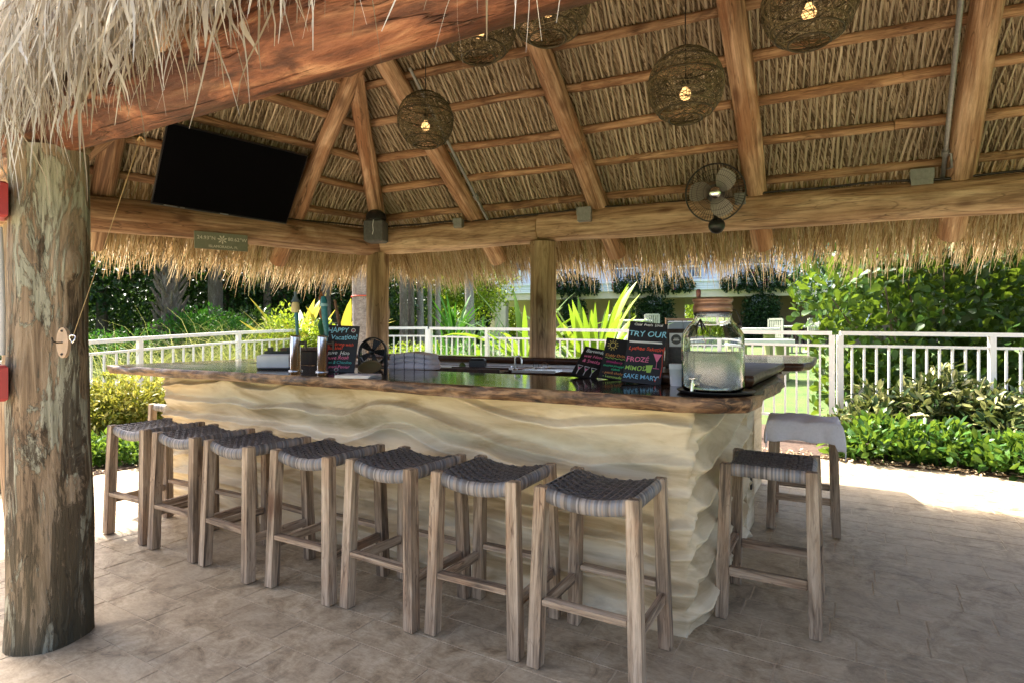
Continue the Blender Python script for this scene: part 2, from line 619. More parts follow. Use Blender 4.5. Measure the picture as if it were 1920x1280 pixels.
def glass(name, rough=0.0, col=(.96, .98, .97), ior=1.45):
    m, nt, b = new_mat(name)
    b.inputs['Base Color'].default_value = (*col, 1)
    b.inputs['Roughness'].default_value = rough
    b.inputs['Transmission Weight'].default_value = 1.0
    b.inputs['IOR'].default_value = ior
    return m


M['glass'] = glass('clear_glass')

# ------------------------------------------------------------------ generators
def ribbons(root, direc, length, width, droop=.3, wob=.04, segs=4, tint=None, side=None, taper=.15):
    """thin strips: start at root, run along direc, bend downward by droop"""
    root = np.asarray(root, float); direc = np.asarray(direc, float)
    n = len(root)
    direc = direc / np.linalg.norm(direc, axis=1, keepdims=True)
    length = np.broadcast_to(np.asarray(length, float), (n,)); width = np.broadcast_to(np.asarray(width, float), (n,))
    if side is None:
        side = rng.normal(size=(n, 3)); side[:, 2] *= .3
    side = side - direc * (side * direc).sum(1, keepdims=True)
    side = side / np.linalg.norm(side, axis=1, keepdims=True)
    w1 = rng.normal(size=(n, 3)) * wob
    w2 = rng.normal(size=(n, 3)) * wob * .6
    V = np.zeros((n, segs + 1, 2, 3))
    p = root.copy()
    dr = np.broadcast_to(np.asarray(droop, float), (n,))
    for s in range(segs + 1):
        u = s / segs
        wd = width * (1 - (1 - taper) * u ** 1.6) * .5
        V[:, s, 0] = p - side * wd[:, None]
        V[:, s, 1] = p + side * wd[:, None]
        dd = direc + w1 * math.sin(u * 3.1) * 3 + w2 * math.cos(u * 7) * 2
        dd[:, 2] -= dr * u
        dd = dd / np.linalg.norm(dd, axis=1, keepdims=True)
        p = p + dd * (length / segs)[:, None]
    idx = np.arange(n * (segs + 1) * 2).reshape(n, segs + 1, 2)
    q = np.stack([idx[:, :-1, 0], idx[:, :-1, 1], idx[:, 1:, 1], idx[:, 1:, 0]], -1).reshape(-1, 4)
    t = rng.random(n) if tint is None else np.asarray(tint)
    return V.reshape(-1, 3), q, np.repeat(t, (segs + 1) * 2)


def join(parts):
    V, Q, T = [], [], []
    o = 0
    for v, q, t in parts:
        V.append(v); Q.append(q + o); T.append(t); o += len(v)
    return np.concatenate(V), np.concatenate(Q), np.concatenate(T)


def log_mesh(name, length, r0, r1, mat, n=14, segs=18, bend=.02, lump=.06, cap=None, flare=0.0, seed=0):
    """a peeled log along +z with slight bends, swellings and knots"""
    g = np.random.default_rng(seed + 11)
    mb_v = []; fs = []
    ph = g.random(6) * 6.28
    kn = [(g.random() * length, g.random() * 6.28, .10 + .12 * g.random()) for _ in range(max(2, int(length * 1.3)))]
    for i in range(segs + 1):
        u = i / segs; z = u * length
        r = r0 + (r1 - r0) * u
        r *= 1 + lump * .5 * math.sin(u * 9 + ph[0]) + lump * .35 * math.sin(u * 23 + ph[1])
        r += flare * math.exp(-u * length / .22)
        bx = bend * math.sin(u * 3.14) * math.cos(ph[2]) + bend * .4 * math.sin(u * 9 + ph[3])
        by = bend * math.sin(u * 3.14) * math.sin(ph[2]) + bend * .4 * math.sin(u * 8 + ph[4])
        for k in range(n):
            a = 2 * math.pi * k / n
            rr = r * (1 + .025 * math.sin(3 * a + ph[5] + u * 4) + .02 * math.sin(5 * a + 7 * u))
            for kz, ka, ks in kn:
                dz = (z - kz) / .055; da = ((a - ka + 3.14159) % 6.28318 - 3.14159) / .35
                rr += r0 * ks * math.exp(-dz * dz - da * da)
            mb_v.append((bx + rr * math.cos(a), by + rr * math.sin(a), z))
    mb = MB()
    for i in range(segs):
        for k in range(n):
            a = i * n + k; c = i * n + (k + 1) % n
            fs.append((a, c, c + n, a + n))
    mb.add(mb_v, fs, sm=True)
    mb.add(mb_v[:n], [tuple(reversed(range(n)))], mi=1)
    mb.add(mb_v[-n:], [tuple(range(n))], mi=1)
    return mb.mesh(name, [mat, cap or mat])


def log(name, p0, p1, r0, r1, mat, parent, seed=0, **kw):
    p0 = Vector(p0); p1 = Vector(p1)
    me = log_mesh(name, (p1 - p0).length, r0, r1, mat, seed=seed, **kw)
    o = obj(name, me, None, axis_matrix(p0, p1, seed * 1.7))
    if parent is not None:
        world_part(o, parent)
    return o


# ------------------------------------------------------------------ ground
def ground_z(x, y):
    x = np.asarray(x, float); y = np.asarray(y, float)
    d = -SY * x + CY * y
    lat = CY * x + SY * y
    return .85 * smooth(8.5, 18, d + .12 * np.abs(lat)) * smooth(3, 8, d) - .02 + .05 * (vnoise(x * .6 + 30, y * .6 + 30) - .5) * smooth(8, 11, d)


def build_ground():
    xs = np.concatenate([np.linspace(-260, -32, 16), np.linspace(-30, 30, 91), np.linspace(32, 260, 16)])
    ys = np.concatenate([np.linspace(-200, -22, 12), np.linspace(-20, 45, 98), np.linspace(47, 300, 18)])
    X, Y = np.meshgrid(xs, ys)
    Z = ground_z(X, Y)
    V = np.stack([X, Y, Z], -1).reshape(-1, 3)
    nx, ny = len(xs), len(ys)
    i = np.arange(nx * ny).reshape(ny, nx)
    q = np.stack([i[:-1, :-1], i[:-1, 1:], i[1:, 1:], i[1:, :-1]], -1).reshape(-1, 4)
    m, nt, b = new_mat('lawn')
    geo = nt.nodes.new('ShaderNodeNewGeometry')
    n = noise(nt, geo.outputs['Position'], 3, 6, .65)
    n2 = noise(nt, geo.outputs['Position'], 60, 3, .6)
    c = ramp(nt, n, [(.3, (.055, .105, .018)), (.7, (.12, .19, .035))])
    c = mixc(nt, .5, c, ramp(nt, n2, [(.3, (.4, .4, .4)), (.65, (1, 1, 1))]), 'MULTIPLY')
    nt.links.new(c, b.inputs['Base Color'])
    b.inputs['Roughness'].default_value = .9
    bump(nt, b, n2, .6, .03)
    g = obj('ground', np_mesh('ground', V, q, smooth_shade=True, mats=[m]))
    tag(g, 'sunlit green lawn rising gently beyond the fence', None, None, 'structure')


build_ground()


def build_patio():
    X0, X1, Y0, Y1 = -6.5, 4.6, -4.0, 7.35
    mb = MB()
    # the bed is curved at the planted edges: cut the slab's outline
    def right_edge(y):
        return X1
    mb.box(X0, X1, Y0, Y1, -.06, 0.0)
    patio = mb.build('patio', M['grout'])
    tag(patio, 'pale travertine patio under and around the thatched bar', None, None, 'structure')
    W, L, G = .195, .39, .003
    pieces = []
    r = 0
    y = .35
    while y < Y1 - W:
        x = X0 + .01 - (r % 2) * (L * .5) + .09 * ((r * 7) % 3)
        while x < 3.6:
            xa, xb = max(x, X0 + .01), x + L - G
            inside_bar = (xa > -5.0 and xb < -.75 and y > 2.85 and y + W < 4.9)
            if xb > xa + .08 and not inside_bar:
                cx, cy = (xa + xb) / 2, y + W / 2
                d = -SY * cx + CY * cy; lat = CY * cx + SY * cy
                if d > .9:
                    px = 960 + lat / d * FPX; py = HOR + EYE / d * FPX
                    if -120 < px < 2040 and py < 1420:
                        pieces.append((d, xa, xb, y, y + W - G))
            x += L
        y += W
        r += 1
    pieces.sort(key=lambda p: p[0])

    def paver_mb(w, l, k):
        b = MB()
        g = np.random.default_rng(k)
        z = .0013 + .0007 * g.random()
        c = .002
        v = [(-l / 2, -w / 2, -.01), (l / 2, -w / 2, -.01), (l / 2, w / 2, -.01), (-l / 2, w / 2, -.01)]
        t = [(-l / 2 + c * (1 + g.random()), -w / 2 + c * (.5 + g.random()), z + .001 * g.random()), (l / 2 - c * (1 + g.random()), -w / 2 + c * (.5 + g.random()), z + .001 * g.random()),
             (l / 2 - c * (1 + g.random()), w / 2 - c * (.5 + g.random()), z + .001 * g.random()), (-l / 2 + c * (1 + g.random()), w / 2 - c * (.5 + g.random()), z + .001 * g.random())]
        b.add(v + t, [(4, 5, 6, 7), (0, 1, 5, 4), (1, 2, 6, 5), (2, 3, 7, 6), (3, 0, 4, 7)], 0.5)
        return b
    shared = [paver_mb(W - G, L - G, k).mesh('paver', M['paver']) for k in range(6)]
    rest = MB()
    for i, (d, xa, xb, ya, yb) in enumerate(pieces):
        if i < 299:
            if abs((xb - xa) - (L - G)) < 1e-4:
                me = shared[i % 6]
            else:
                me = paver_mb(yb - ya, xb - xa, i).mesh('paver', M['paver'])
            o = obj('paver', me, patio, Matrix.Translation(((xa + xb) / 2, (ya + yb) / 2, 0)))
        else:
            p = paver_mb(yb - ya, xb - xa, i)
            t = random.random()
            rest.add([(v[0] + (xa + xb) / 2, v[1] + (ya + yb) / 2, v[2]) for v in p.V], p.F, t)
    o = rest.build('far_pavers', M['paver'], patio)
    o['kind'] = 'stuff'
    # outer paving that the picture does not reach, one plain sheet
    # planting beds beyond the paving
    bed = MB()
    bed.box(-12, X0 - .002, -1, 9, -.05, .012)
    bed.box(X0 - .002, 7, Y1 + .002, 9.6, -.05, .02)
    b = bed.build('garden_bed', M['soil'])
    tag(b, 'dark mulch planting bed bordering the patio', None, None, 'structure')


build_patio()

# ------------------------------------------------------------------ the thatched hut
CX, CYY = -4.65, 4.89
V_HIP = Vector((.594, -.805))
UB = Vector((.9934, .115))                 # back beam direction
UL = Vector((-.225, -.974))                # left beam direction
GB = (.09, -.8)
GL = (.895, -.206)


def zb(x, y): return EYE + 1.20 + GB[0] * (x - CX) + GB[1] * (y - CYY)
def zl(x, y): return EYE + 1.20 + GL[0] * (x - CX) + GL[1] * (y - CYY)
def zn(x, y): return EYE + 2.80 - .035 * (x + 3.28) + .88 * (y - 3.04)


hut = thing('thatched_hut', 'open-sided hut with peeled log posts, beams and rafters under palm thatch', 'hut', (-3.23, 1.21, 0))
RIDGE0 = Vector((-3.28, 3.04))
RD = Vector((.9938, .1110))


def hut_frame():
    # posts
    p = log('post', (-3.23, 1.21, 0), (-3.23, 1.21, 2.27), .163, .148, M['trunkpost'], hut, 3, n=28, segs=44, bend=.012, lump=.03, flare=.006)
    p['label'] = 'thick weathered grey-green post with peeling streaks'
    for k, (px, d, r, lab) in enumerate(((709, 6.57, .125, None), (1018, 5.75, .128, None))):
        q = P(px, 600, d)
        log('post', (q.x, q.y, 0), (q.x, q.y, 2.335), r * 1.04, r, M['post'], hut, 20 + k, n=18, segs=24, bend=.008, lump=.02)
    for k, (x, y) in enumerate(((-5.36, 1.86), (2.9, 5.76), (3.0, 1.45))):
        log('post', (x, y, 0), (x, y, 2.3), .13, .125, M['post'], hut, 30 + k)
    # near beam, dark red cypress
    a = Vector((-3.23, 1.21)); u = Vector((.9991, .042)); zc = EYE + .985
    e = a - u * .30
    f = a + u * 6.6
    log('beam', (e.x, e.y, zc), (f.x, f.y, zc), .150, .158, M['redbeam'], hut, 5, n=24, segs=60, bend=.015, lump=.03, cap=M['tail'])['label'] = 'dark red near beam'
    # grey board that lies along the top of the near beam
    mb = MB()
    mb.box(-.12, 6.2, -.128, -.100, .112, .215, bev=.004)
    o = mb.build('top_board', M['greypaint'], None, Matrix.Translation((a.x, a.y, zc)) @ Matrix.Rotation(.042, 4, 'Z'))
    world_part(o, hut)
    # back beam: two logs butted over the second post
    zc = EYE + 1.05
    c = Vector((CX, CYY))
    j = c + UB * 1.99
    s = c - UB * .02
    log('beam', (s.x, s.y, zc), (j.x, j.y, zc + .005), .148, .142, M['backbeam'], hut, 41, n=20, segs=34, bend=.018, lump=.05, cap=M['tail'])
    e = c + UB * 7.9
    j2 = c + UB * 2.0
    log('beam', (j2.x, j2.y, zc + .02), (e.x, e.y, zc - .005), .148, .152, M['backbeam'], hut, 42, n=20, segs=60, bend=.014, lump=.045, cap=M['tail'])
    # left beam
    s = c - UL * -.03
    e = c + UL * 3.35
    log('beam', (s.x, s.y, zc - .01), (e.x, e.y, zc - .11), .150, .148, M['redbeam'] if False else M['rafter'], hut, 44, n=20, segs=40, bend=.012, lump=.03, cap=M['tail'])['label'] = 'orange-brown left beam'
    # short beam that closes the corner behind the thick post
    log('beam', (e.x, e.y, zc - .09), (-3.3, 1.28, zc - .09), .13, .13, M['rafter'], hut, 45)
    # rafters of the back slope; their cut tails stick out under the beam
    k = 0
    for t in (1.25, 2.62, 4.0, 5.44, 6.85):
        q = c + UB * t
        y0 = q.y + .47; y1 = q.y - 2.0
        x1 = q.x
        y1 = 3.04 + (x1 - RIDGE0.x) * .1117
        log('rafter', (q.x, y0, zb(q.x, y0) + .015), (x1, y1, zb(x1, y1)), .098, .082, M['rafter'], hut, 50 + k, bend=.015, lump=.03, cap=M['tail'])
        k += 1
    # rafters of the left slope
    g = Vector((.966, -.259))
    for t in (.985, 2.62):
        q = c + UL * t
        p0 = q - g * .47; 
        L = 1.62 if t < 1.5 else 1.7
        if t < 1.5: L = 1.25
        p1 = q + g * L
        log('rafter', (p0.x, p0.y, zl(*p0) + .01), (p1.x, p1.y, zl(*p1)), .088, .074, M['rafter'], hut, 60 + k, bend=.01, lump=.03, cap=M['tail'])
        k += 1
    # hip rafters and ridge pole
    p0 = c - V_HIP * .05
    log('rafter', (p0.x, p0.y, zb(*p0) + .02), (RIDGE0.x, RIDGE0.y, EYE + 1.2 + .69 * 2.3), .088, .075, M['rafter'], hut, 71, bend=.01, cap=M['tail'])['label'] = 'hip rafter rising from the corner'
    log('rafter', (-5.3, 1.95, EYE + 1.18), (RIDGE0.x - .02, RIDGE0.y - .02, EYE + 2.76), .085, .075, M['rafter'], hut, 72)
    log('rafter', (-3.25, 1.3, EYE + 1.25), (RIDGE0.x + .03, RIDGE0.y - .05, EYE + 2.74), .085, .075, M['rafter'], hut, 73)
    e = RIDGE0 + RD * 7.0
    log('ridge_pole', (RIDGE0.x, RIDGE0.y, EYE + 2.84), (e.x, e.y, EYE + 2.84), .08, .08, M['rafter'], hut, 75)
    for x in (-2.0, -.6, .8, 2.2):
        ya = 1.02; yb_ = 3.04 + (x - RIDGE0.x) * .1117
        log('rafter', (x, ya, zn(x, ya) + .05), (x, yb_, EYE + 2.76), .085, .08, M['rafter'], hut, 80 + int(x * 3))
    # battens (thin poles) above the rafters
    DB = .150
    for i in range(-1, 8):
        t = -.03 + .337 * i
        h = c + V_HIP * t
        wob = .012
        L = 7.6
        # two poles butted end to end per course
        cut = 2.2 + 1.3 * ((i * 5) % 3)
        r = .040
        d3 = Vector((RD.x, RD.y, 0))
        s3 = Vector((h.x, h.y, zb(*h) + DB))
        if i >= 0:
            log('batten', s3, s3 + d3 * cut, r, r * .9, M['batten'], hut, 100 + i, n=8, segs=16, bend=.02, lump=.12)
            log('batten', s3 + d3 * (cut + .004), s3 + d3 * L, r, r * .95, M['batten'], hut, 120 + i, n=8, segs=24, bend=.02, lump=.12)
            d4 = Vector((-.2243, -.9745, 0))
            # the left slope ends on the hip over the hidden corner
            LL = max(.35, 3.05 - 1.28 * max(0, t) * 1.02)
            log('batten', s3 + Vector((0, 0, -.004)), s3 + d4 * LL, r, r * .9, M['batten'], hut, 140 + i, n=8, segs=14, bend=.018, lump=.12)
    # battens of the near slope (seen through the fringe)
    for y in (.92, 1.55, 2.2):
        log('batten', (-3.2, y, zn(-3.2, y) + DB), (4, y + .2, zn(4, y + .2) + DB), .034, .034, M['batten'], hut, 170 + int(y * 9), n=8, segs=12)


hut_frame()


def hut_thatch():
    thatch = MB()
    c = Vector((CX, CYY))
    OFF = .245
    E1 = c - V_HIP * .66
    E2 = Vector((-5.95, 1.72)); E3 = Vector((-3.42, .86)); E4 = Vector((4.3, 1.12)); E5 = Vector((4.3, 6.42))
    r0 = RIDGE0; r1 = RIDGE0 + RD * 6.2
    RZ = EYE + 2.84

    def pt(p, z, o): return (p.x, p.y, z + o)
    vs = []
    for o in (OFF, OFF + .22):
        vs += [pt(E1, zb(*E1), o), pt(E2, zl(*E2), o), pt(E3, zn(*E3), o), pt(E4, zn(*E4), o), pt(E5, zb(*E5), o), pt(r0, RZ, o), pt(r1, RZ, o)]
    fs = [(0, 4, 6, 5), (0, 5, 1), (1, 5, 2), (2, 5, 6, 3), (3, 6, 4)]
    fs += [tuple(i + 7 for i in reversed(f)) for f in fs]
    fs += [(0, 1, 8, 7), (1, 2, 9, 8), (2, 3, 10, 9), (3, 4, 11, 10), (4, 0, 7, 11)]
    thatch.add(vs, fs)
    tp = thatch.build('thatch', M['thatchback'])
    world_part(tp, hut)
    # ribs: the mid-ribs of the palm fans, one pole each, running up the slope
    def rib_mesh(k):
        g = np.random.default_rng(900 + k)
        mb = MB()
        segs = 14
        pts = []; rad = []
        for i in range(segs + 1):
            u = i / segs
            pts.append((.010 * math.sin(u * 11 + k) + .006 * g.normal(), .004 * g.normal(), u)); rad.append(.0105 * (1 + .22 * g.normal() * .5))
        mb.tube(pts, rad, 5, caps=False, squash=.75)
        return mb.mesh('frond_rib', M['rib'])
    ribs = [rib_mesh(k) for k in range(7)]
    leaf_r, leaf_d, leaf_l, leaf_side = [], [], [], []

    def rib(p0, p1, k):
        p0 = Vector(p0); p1 = Vector(p1)
        L = (p1 - p0).length
        o = obj('frond_rib', ribs[k % 7], tp, axis_matrix(p0, p1, 0) @ Matrix.Diagonal((1 + .25 * random.uniform(-1, 1), 1, L, 1)))

    RO = .205
    RR = .183
    nrib = 0
    # back slope: direction straight up the gradient
    gdir = Vector((-GB[0], -GB[1])).normalized()     # downhill in plan
    s = -.45
    while s < 7.1:
        s += .046 * random.uniform(.90, 1.10)
        base = c + Vector((RD.x, RD.y)) * s
        lo = base + gdir * .5
        # uphill end: ridge line or hip
        up = -gdir
        tmax = (RIDGE0 - base).dot(up)
        den = up.x * (-V_HIP.y) - up.y * (-V_HIP.x)
        # distance along 'up' to the hip line through c
        rel = c - base
        cr = up.x * V_HIP.y - up.y * V_HIP.x
        th = (rel.x * V_HIP.y - rel.y * V_HIP.x) / cr
        sh = (rel.x * up.y - rel.y * up.x) / cr
        lo_t = -.5
        if s < 0:
            if th > -.03: continue
            tmax = min(tmax, th)
            # left of the corner the slope is only the strip outside the beam
            continue
        hi = tmax
        if s < (RIDGE0 - c).dot(Vector((RD.x, RD.y))):
            hi = min(hi, th)
        if hi < .1: continue
        hp = base + up * hi
        rib((lo.x, lo.y, zb(*lo) + RR), (hp.x, hp.y, zb(*hp) + RR), nrib); nrib += 1
        nl = int((hi + .5) / .0085)
        for q in range(nl):
            w = -.5 + (hi + .5) * (q + random.random()) / nl
            b = base + up * w + RD * random.uniform(-.03, .03)
            sg = random.choice((-1, 1))
            leaf_r.append((b.x, b.y, zb(*b) + RO - .003 + .012 * random.random()))
            dd = gdir + RD * random.uniform(.15, .55)
            gz = GB[0] * dd.x + GB[1] * dd.y
            leaf_d.append((dd.x, dd.y, gz + random.uniform(-.04, .03)))
            leaf_side.append((RD.x, RD.y, 0))
    # left slope
    dl = Vector((-.2243, -.9745)); gl = Vector((-GL[0], -GL[1])).normalized()
    s = 0.0
    while s < 3.5:
        s += .047 * random.uniform(.90, 1.10)
        base = c + dl * s
        up = -gl
        rel = c - base
        cr = up.x * V_HIP.y - up.y * V_HIP.x
        th = (rel.x * V_HIP.y - rel.y * V_HIP.x) / cr
        # other hip, from ridge end to the hidden corner
        h2 = Vector((-5.34, 1.92)); v2 = (RIDGE0 - h2)
        rel2 = h2 - base; cr2 = up.x * v2.y - up.y * v2.x
        th2 = (rel2.x * v2.y - rel2.y * v2.x) / cr2
        sh2 = (rel2.x * up.y - rel2.y * up.x) / cr2
        hi = th
        if th2 > .05: hi = min(hi, th2)
        hi = min(hi, 1.75)
        if hi < .1: continue
        lo = base - up * .5; hp = base + up * hi
        rib((lo.x, lo.y, zl(*lo) + RR), (hp.x, hp.y, zl(*hp) + RR), nrib); nrib += 1
        nl = int((hi + .5) / .0085)
        for q in range(nl):
            w = -.5 + (hi + .5) * (q + random.random()) / nl
            b = base + up * w + dl * random.uniform(-.03, .03)
            leaf_r.append((b.x, b.y, zl(*b) + RO - .003 + .012 * random.random()))
            dd = gl + dl * random.uniform(-.55, -.15)
            gz = GL[0] * dd.x + GL[1] * dd.y
            leaf_d.append((dd.x, dd.y, gz + random.uniform(-.04, .03)))
            leaf_side.append((dl.x, dl.y, 0))
    n = len(leaf_r)
    v, q, t = ribbons(leaf_r, leaf_d, rng.uniform(.08, .17, n), rng.uniform(.006, .012, n), 0.02, .03, 2, side=np.array(leaf_side) + rng.normal(size=(n, 3)) * .35, taper=.2)
    o = obj('leaflets', np_mesh('leaflets', v, q, attrs={'tint': t}, mats=[M['leaflet']]), tp)
    o['kind'] = 'stuff'

    # ---- light straw between the lowest batten and the beam, and the fringe that hangs off the eaves
    parts = []

    def eave(p0, p1, zf, gdown, per_m, lay, straw_parts, droop=.55, lmin=.34, lmax=.58, w0=-.1, w1=.5, zo=.2, wid=(.007, .016), tt=None):
        p0 = Vector(p0); p1 = Vector(p1)
        L = (p1 - p0).length
        n = int(L * per_m * lay)
        u = rng.random(n)
        w = rng.uniform(w0, w1, n)
        x = p0.x + (p1.x - p0.x) * u + gdown.x * w
        y = p0.y + (p1.y - p0.y) * u + gdown.y * w
        z = np.array([zf(a, b) for a, b in zip(x, y)]) + zo + rng.uniform(-.03, .10, n)
        e = 1e-3
        gz = (zf(p0.x + gdown.x, p0.y + gdown.y) - zf(p0.x, p0.y))
        al = (p1 - p0) / L
        k = rng.normal(size=n) * .22
        dx = gdown.x + al.x * k; dy = gdown.y + al.y * k
        dz = np.full(n, gz) - rng.uniform(0, .45, n)
        clump = vnoise(u * L * 9, np.zeros(n) + 3)
        ln = rng.uniform(lmin, lmax, n) * (.82 + .36 * clump)
        side = np.stack([np.full(n, al.x), np.full(n, al.y), np.zeros(n)], -1) + rng.normal(size=(n, 3)) * .4
        tint = np.clip(rng.random(n) * .75 + .12 + .25 * (clump - .5), 0, .88)
        gre = rng.random(n) < .06
        tint[gre] = .97
        if tt is not None: tint = np.clip(tint * tt[0] + tt[1], 0, 1)
        straw_parts.append(ribbons(np.stack([x, y, z], -1), np.stack([dx, dy, dz], -1), ln, rng.uniform(wid[0], wid[1], n), droop, .05, 4, tint, side))

    c2 = c + UB * 7.6
    gb = Vector((-GB[0], -GB[1])).normalized(); glv = Vector((-GL[0], -GL[1])).normalized()
    cL = c + UL * 3.5
    eave(c - V_HIP * .1, c2, zb, gb, 600, 2.5, parts, w0=-.02, w1=.50, lmin=.44, lmax=.62)
    eave(c - V_HIP * .1, cL, zl, glv, 600, 2.5, parts, w0=-.02, w1=.46, lmin=.42, lmax=.60)
    # round the corner
    n = 1500
    a = rng.random(n)
    gx = gb.x * a + glv.x * (1 - a); gy = gb.y * a + glv.y * (1 - a)
    w = rng.uniform(.0, .52, n)
    x = c.x + gx * w; y = c.y + gy * w
    z = EYE + 1.2 + .2 - .78 * w * np.hypot(gx, gy) / 1.0 + rng.uniform(-.03, .1, n)
    parts.append(ribbons(np.stack([x, y, z], -1), np.stack([gx, gy, -np.full(n, .8) - rng.uniform(0, .4, n)], -1), rng.uniform(.40, .64, n), rng.uniform(.007, .015, n), .55, .05, 4, rng.uniform(.1, .85, n)))
    v, q, t = join(parts)
    o = obj('thatch_fringe', np_mesh('thatch_fringe', v, q, attrs={'tint': t}, mats=[M['straw']]))
    o['kind'] = 'stuff'; world_part(o, hut)

    # near eave: long grey strands that hang in front of the red beam
    parts = []
    n = 5200
    u = rng.random(n) ** .9
    x = -4.1 + u * 6.2
    front = np.where(x < -3.4, 0.86 + (-3.4 - x) * .33, .86)
    cl = vnoise(x * 5.5, np.zeros(n) + 9.3)
    y = front + rng.uniform(-.14, .14, n)
    z = EYE + rng.uniform(.86, 1.42, n)
    tip = EYE + .655 + .22 * (vnoise(x * 2.3, np.zeros(n) + 1.7) - .45) + rng.exponential(.15, n) - .05 * (rng.random(n) < .1)
    sparse = rng.random(n) < .17
    tip[sparse] -= rng.uniform(.02, .22, sparse.sum())
    ln = np.clip((z - tip), .12, 1.0)
    # the fringe thins out where the eave comes overhead
    keep = rng.random(n) < np.where(x > -1.6, .55, 1.0)
    dx = rng.normal(size=n) * .20 + .05; dy = rng.normal(size=n) * .12 - .12; dz = -np.ones(n)
    tint = np.clip(.18 + .8 * rng.random(n) * (.55 + .6 * cl), 0, 1)
    wd = rng.uniform(.004, .012, n) * (1 + .9 * (rng.random(n) < .15))
    v, q, t = ribbons(np.stack([x, y, z], -1)[keep], np.stack([dx, dy, dz], -1)[keep], ln[keep], wd[keep], .3, .07, 6, tint[keep], None, .12)
    o = obj('thatch_fringe', np_mesh('thatch_fringe', v, q, attrs={'tint': t}, mats=[M['greystraw']]))
    o['kind'] = 'stuff'; o['label'] = 'grey-white fringe hanging from the near eave'; world_part(o, hut)


hut_thatch()

# ------------------------------------------------------------------ the bar
def sand_wall(path, z0, z1, amp, nz=190, ds=.011):
    """carved sand-ripple wall that follows a plan path; amp(s) = how far the lips stand out"""
    pts = [Vector(p) for p in path]
    seg = [(pts[i + 1] - pts[i]).length for i in range(len(pts) - 1)]
    tot = sum(seg)
    ns = int(tot / ds)
    S = np.linspace(0, tot, ns + 1)
    cum = np.concatenate([[0], np.cumsum(seg)])
    Px = np.interp(S, cum, [p.x for p in pts]); Py = np.interp(S, cum, [p.y for p in pts])
    # outward normals, blended close to the corners
    nrm = []
    for i in range(len(pts) - 1):
        t = (pts[i + 1] - pts[i]).normalized(); nrm.append((t.y, -t.x))
    Nx = np.zeros(ns + 1); Ny = np.zeros(ns + 1)
    for k, s in enumerate(S):
        i = min(np.searchsorted(cum, s, side='right') - 1, len(nrm) - 1)
        nx, ny = nrm[i]
        for c in range(1, len(cum) - 1):
            if abs(s - cum[c]) < .05:
                f = (s - cum[c]) / .05 * .5 + .5
                nx = nrm[c - 1][0] * (1 - f) + nrm[c][0] * f; ny = nrm[c - 1][1] * (1 - f) + nrm[c][1] * f
        Nx[k], Ny[k] = nx, ny
    Zs = np.linspace(z0, z1, nz)
    SS, ZZ = np.meshgrid(S, Zs)
    A = np.array([amp(s) for s in S])[None, :]
    warp = .22 * (vnoise(SS * .9 + 5, ZZ * 1.1 + 2) - .5) + .12 * (vnoise(SS * 2.3 + 17, ZZ * 2.6 + 8) - .5) + .03 * (vnoise(SS * 6 + 1, ZZ * 8) - .5)
    # sharp, almost level shelves on the deep side, soft dunes on the front
    deep = np.clip((A - .084) / .008, 0, 1)
    s_in = SS - (tot - 1.53)
    ph_f = (ZZ + warp) / .150
    ph_d = (ZZ - .09 * np.clip(s_in, 0, 2) + .035 * (vnoise(SS * 3.1 + 4, ZZ * 1.5) - .5) + .03 * (vnoise(SS * 9, ZZ * 2 + 7) - .5)) / .168
    ph = ph_f * (1 - deep) + ph_d * deep
    fr = ph - np.floor(ph)
    cove = np.where(fr < .66, (fr / .66) ** 1.35, np.clip((1 - fr) / .34, 0, 1) ** .75)
    lip = np.where(fr < .80, (fr / .80) ** 1.5, np.clip((1 - fr) / .20, 0, 1) ** 1.1)
    amp_n = .35 + 1.1 * vnoise(SS * 1.7 + 31, np.floor(ph) * 3.3 + 4)
    soft = .5 * (1 + np.sin(ph * 6.283 * .5 + 2.5 * vnoise(SS * 1.1, ZZ * 2) * 2))
    D = A * (lip * amp_n * (1 - deep) + cove * (.75 + .4 * vnoise(SS * 3 + 50, np.floor(ph + .5) * 2.7)) * deep + .45 * soft * (1 - deep)) + .004 * vnoise(SS * 20, ZZ * 25)
    D *= smooth(-.02, .05, ZZ - z0 + .03)
    X = Px[None, :] + Nx[None, :] * D; Y = Py[None, :] + Ny[None, :] * D
    V = np.stack([X, Y, ZZ], -1).reshape(-1, 3)
    i = np.arange((ns + 1) * nz).reshape(nz, ns + 1)
    q = np.stack([i[:-1, :-1], i[:-1, 1:], i[1:, 1:], i[1:, :-1]], -1).reshape(-1, 4)
    return np_mesh('bar_wall', V, q, smooth_shade=True, mats=[M['stucco']])


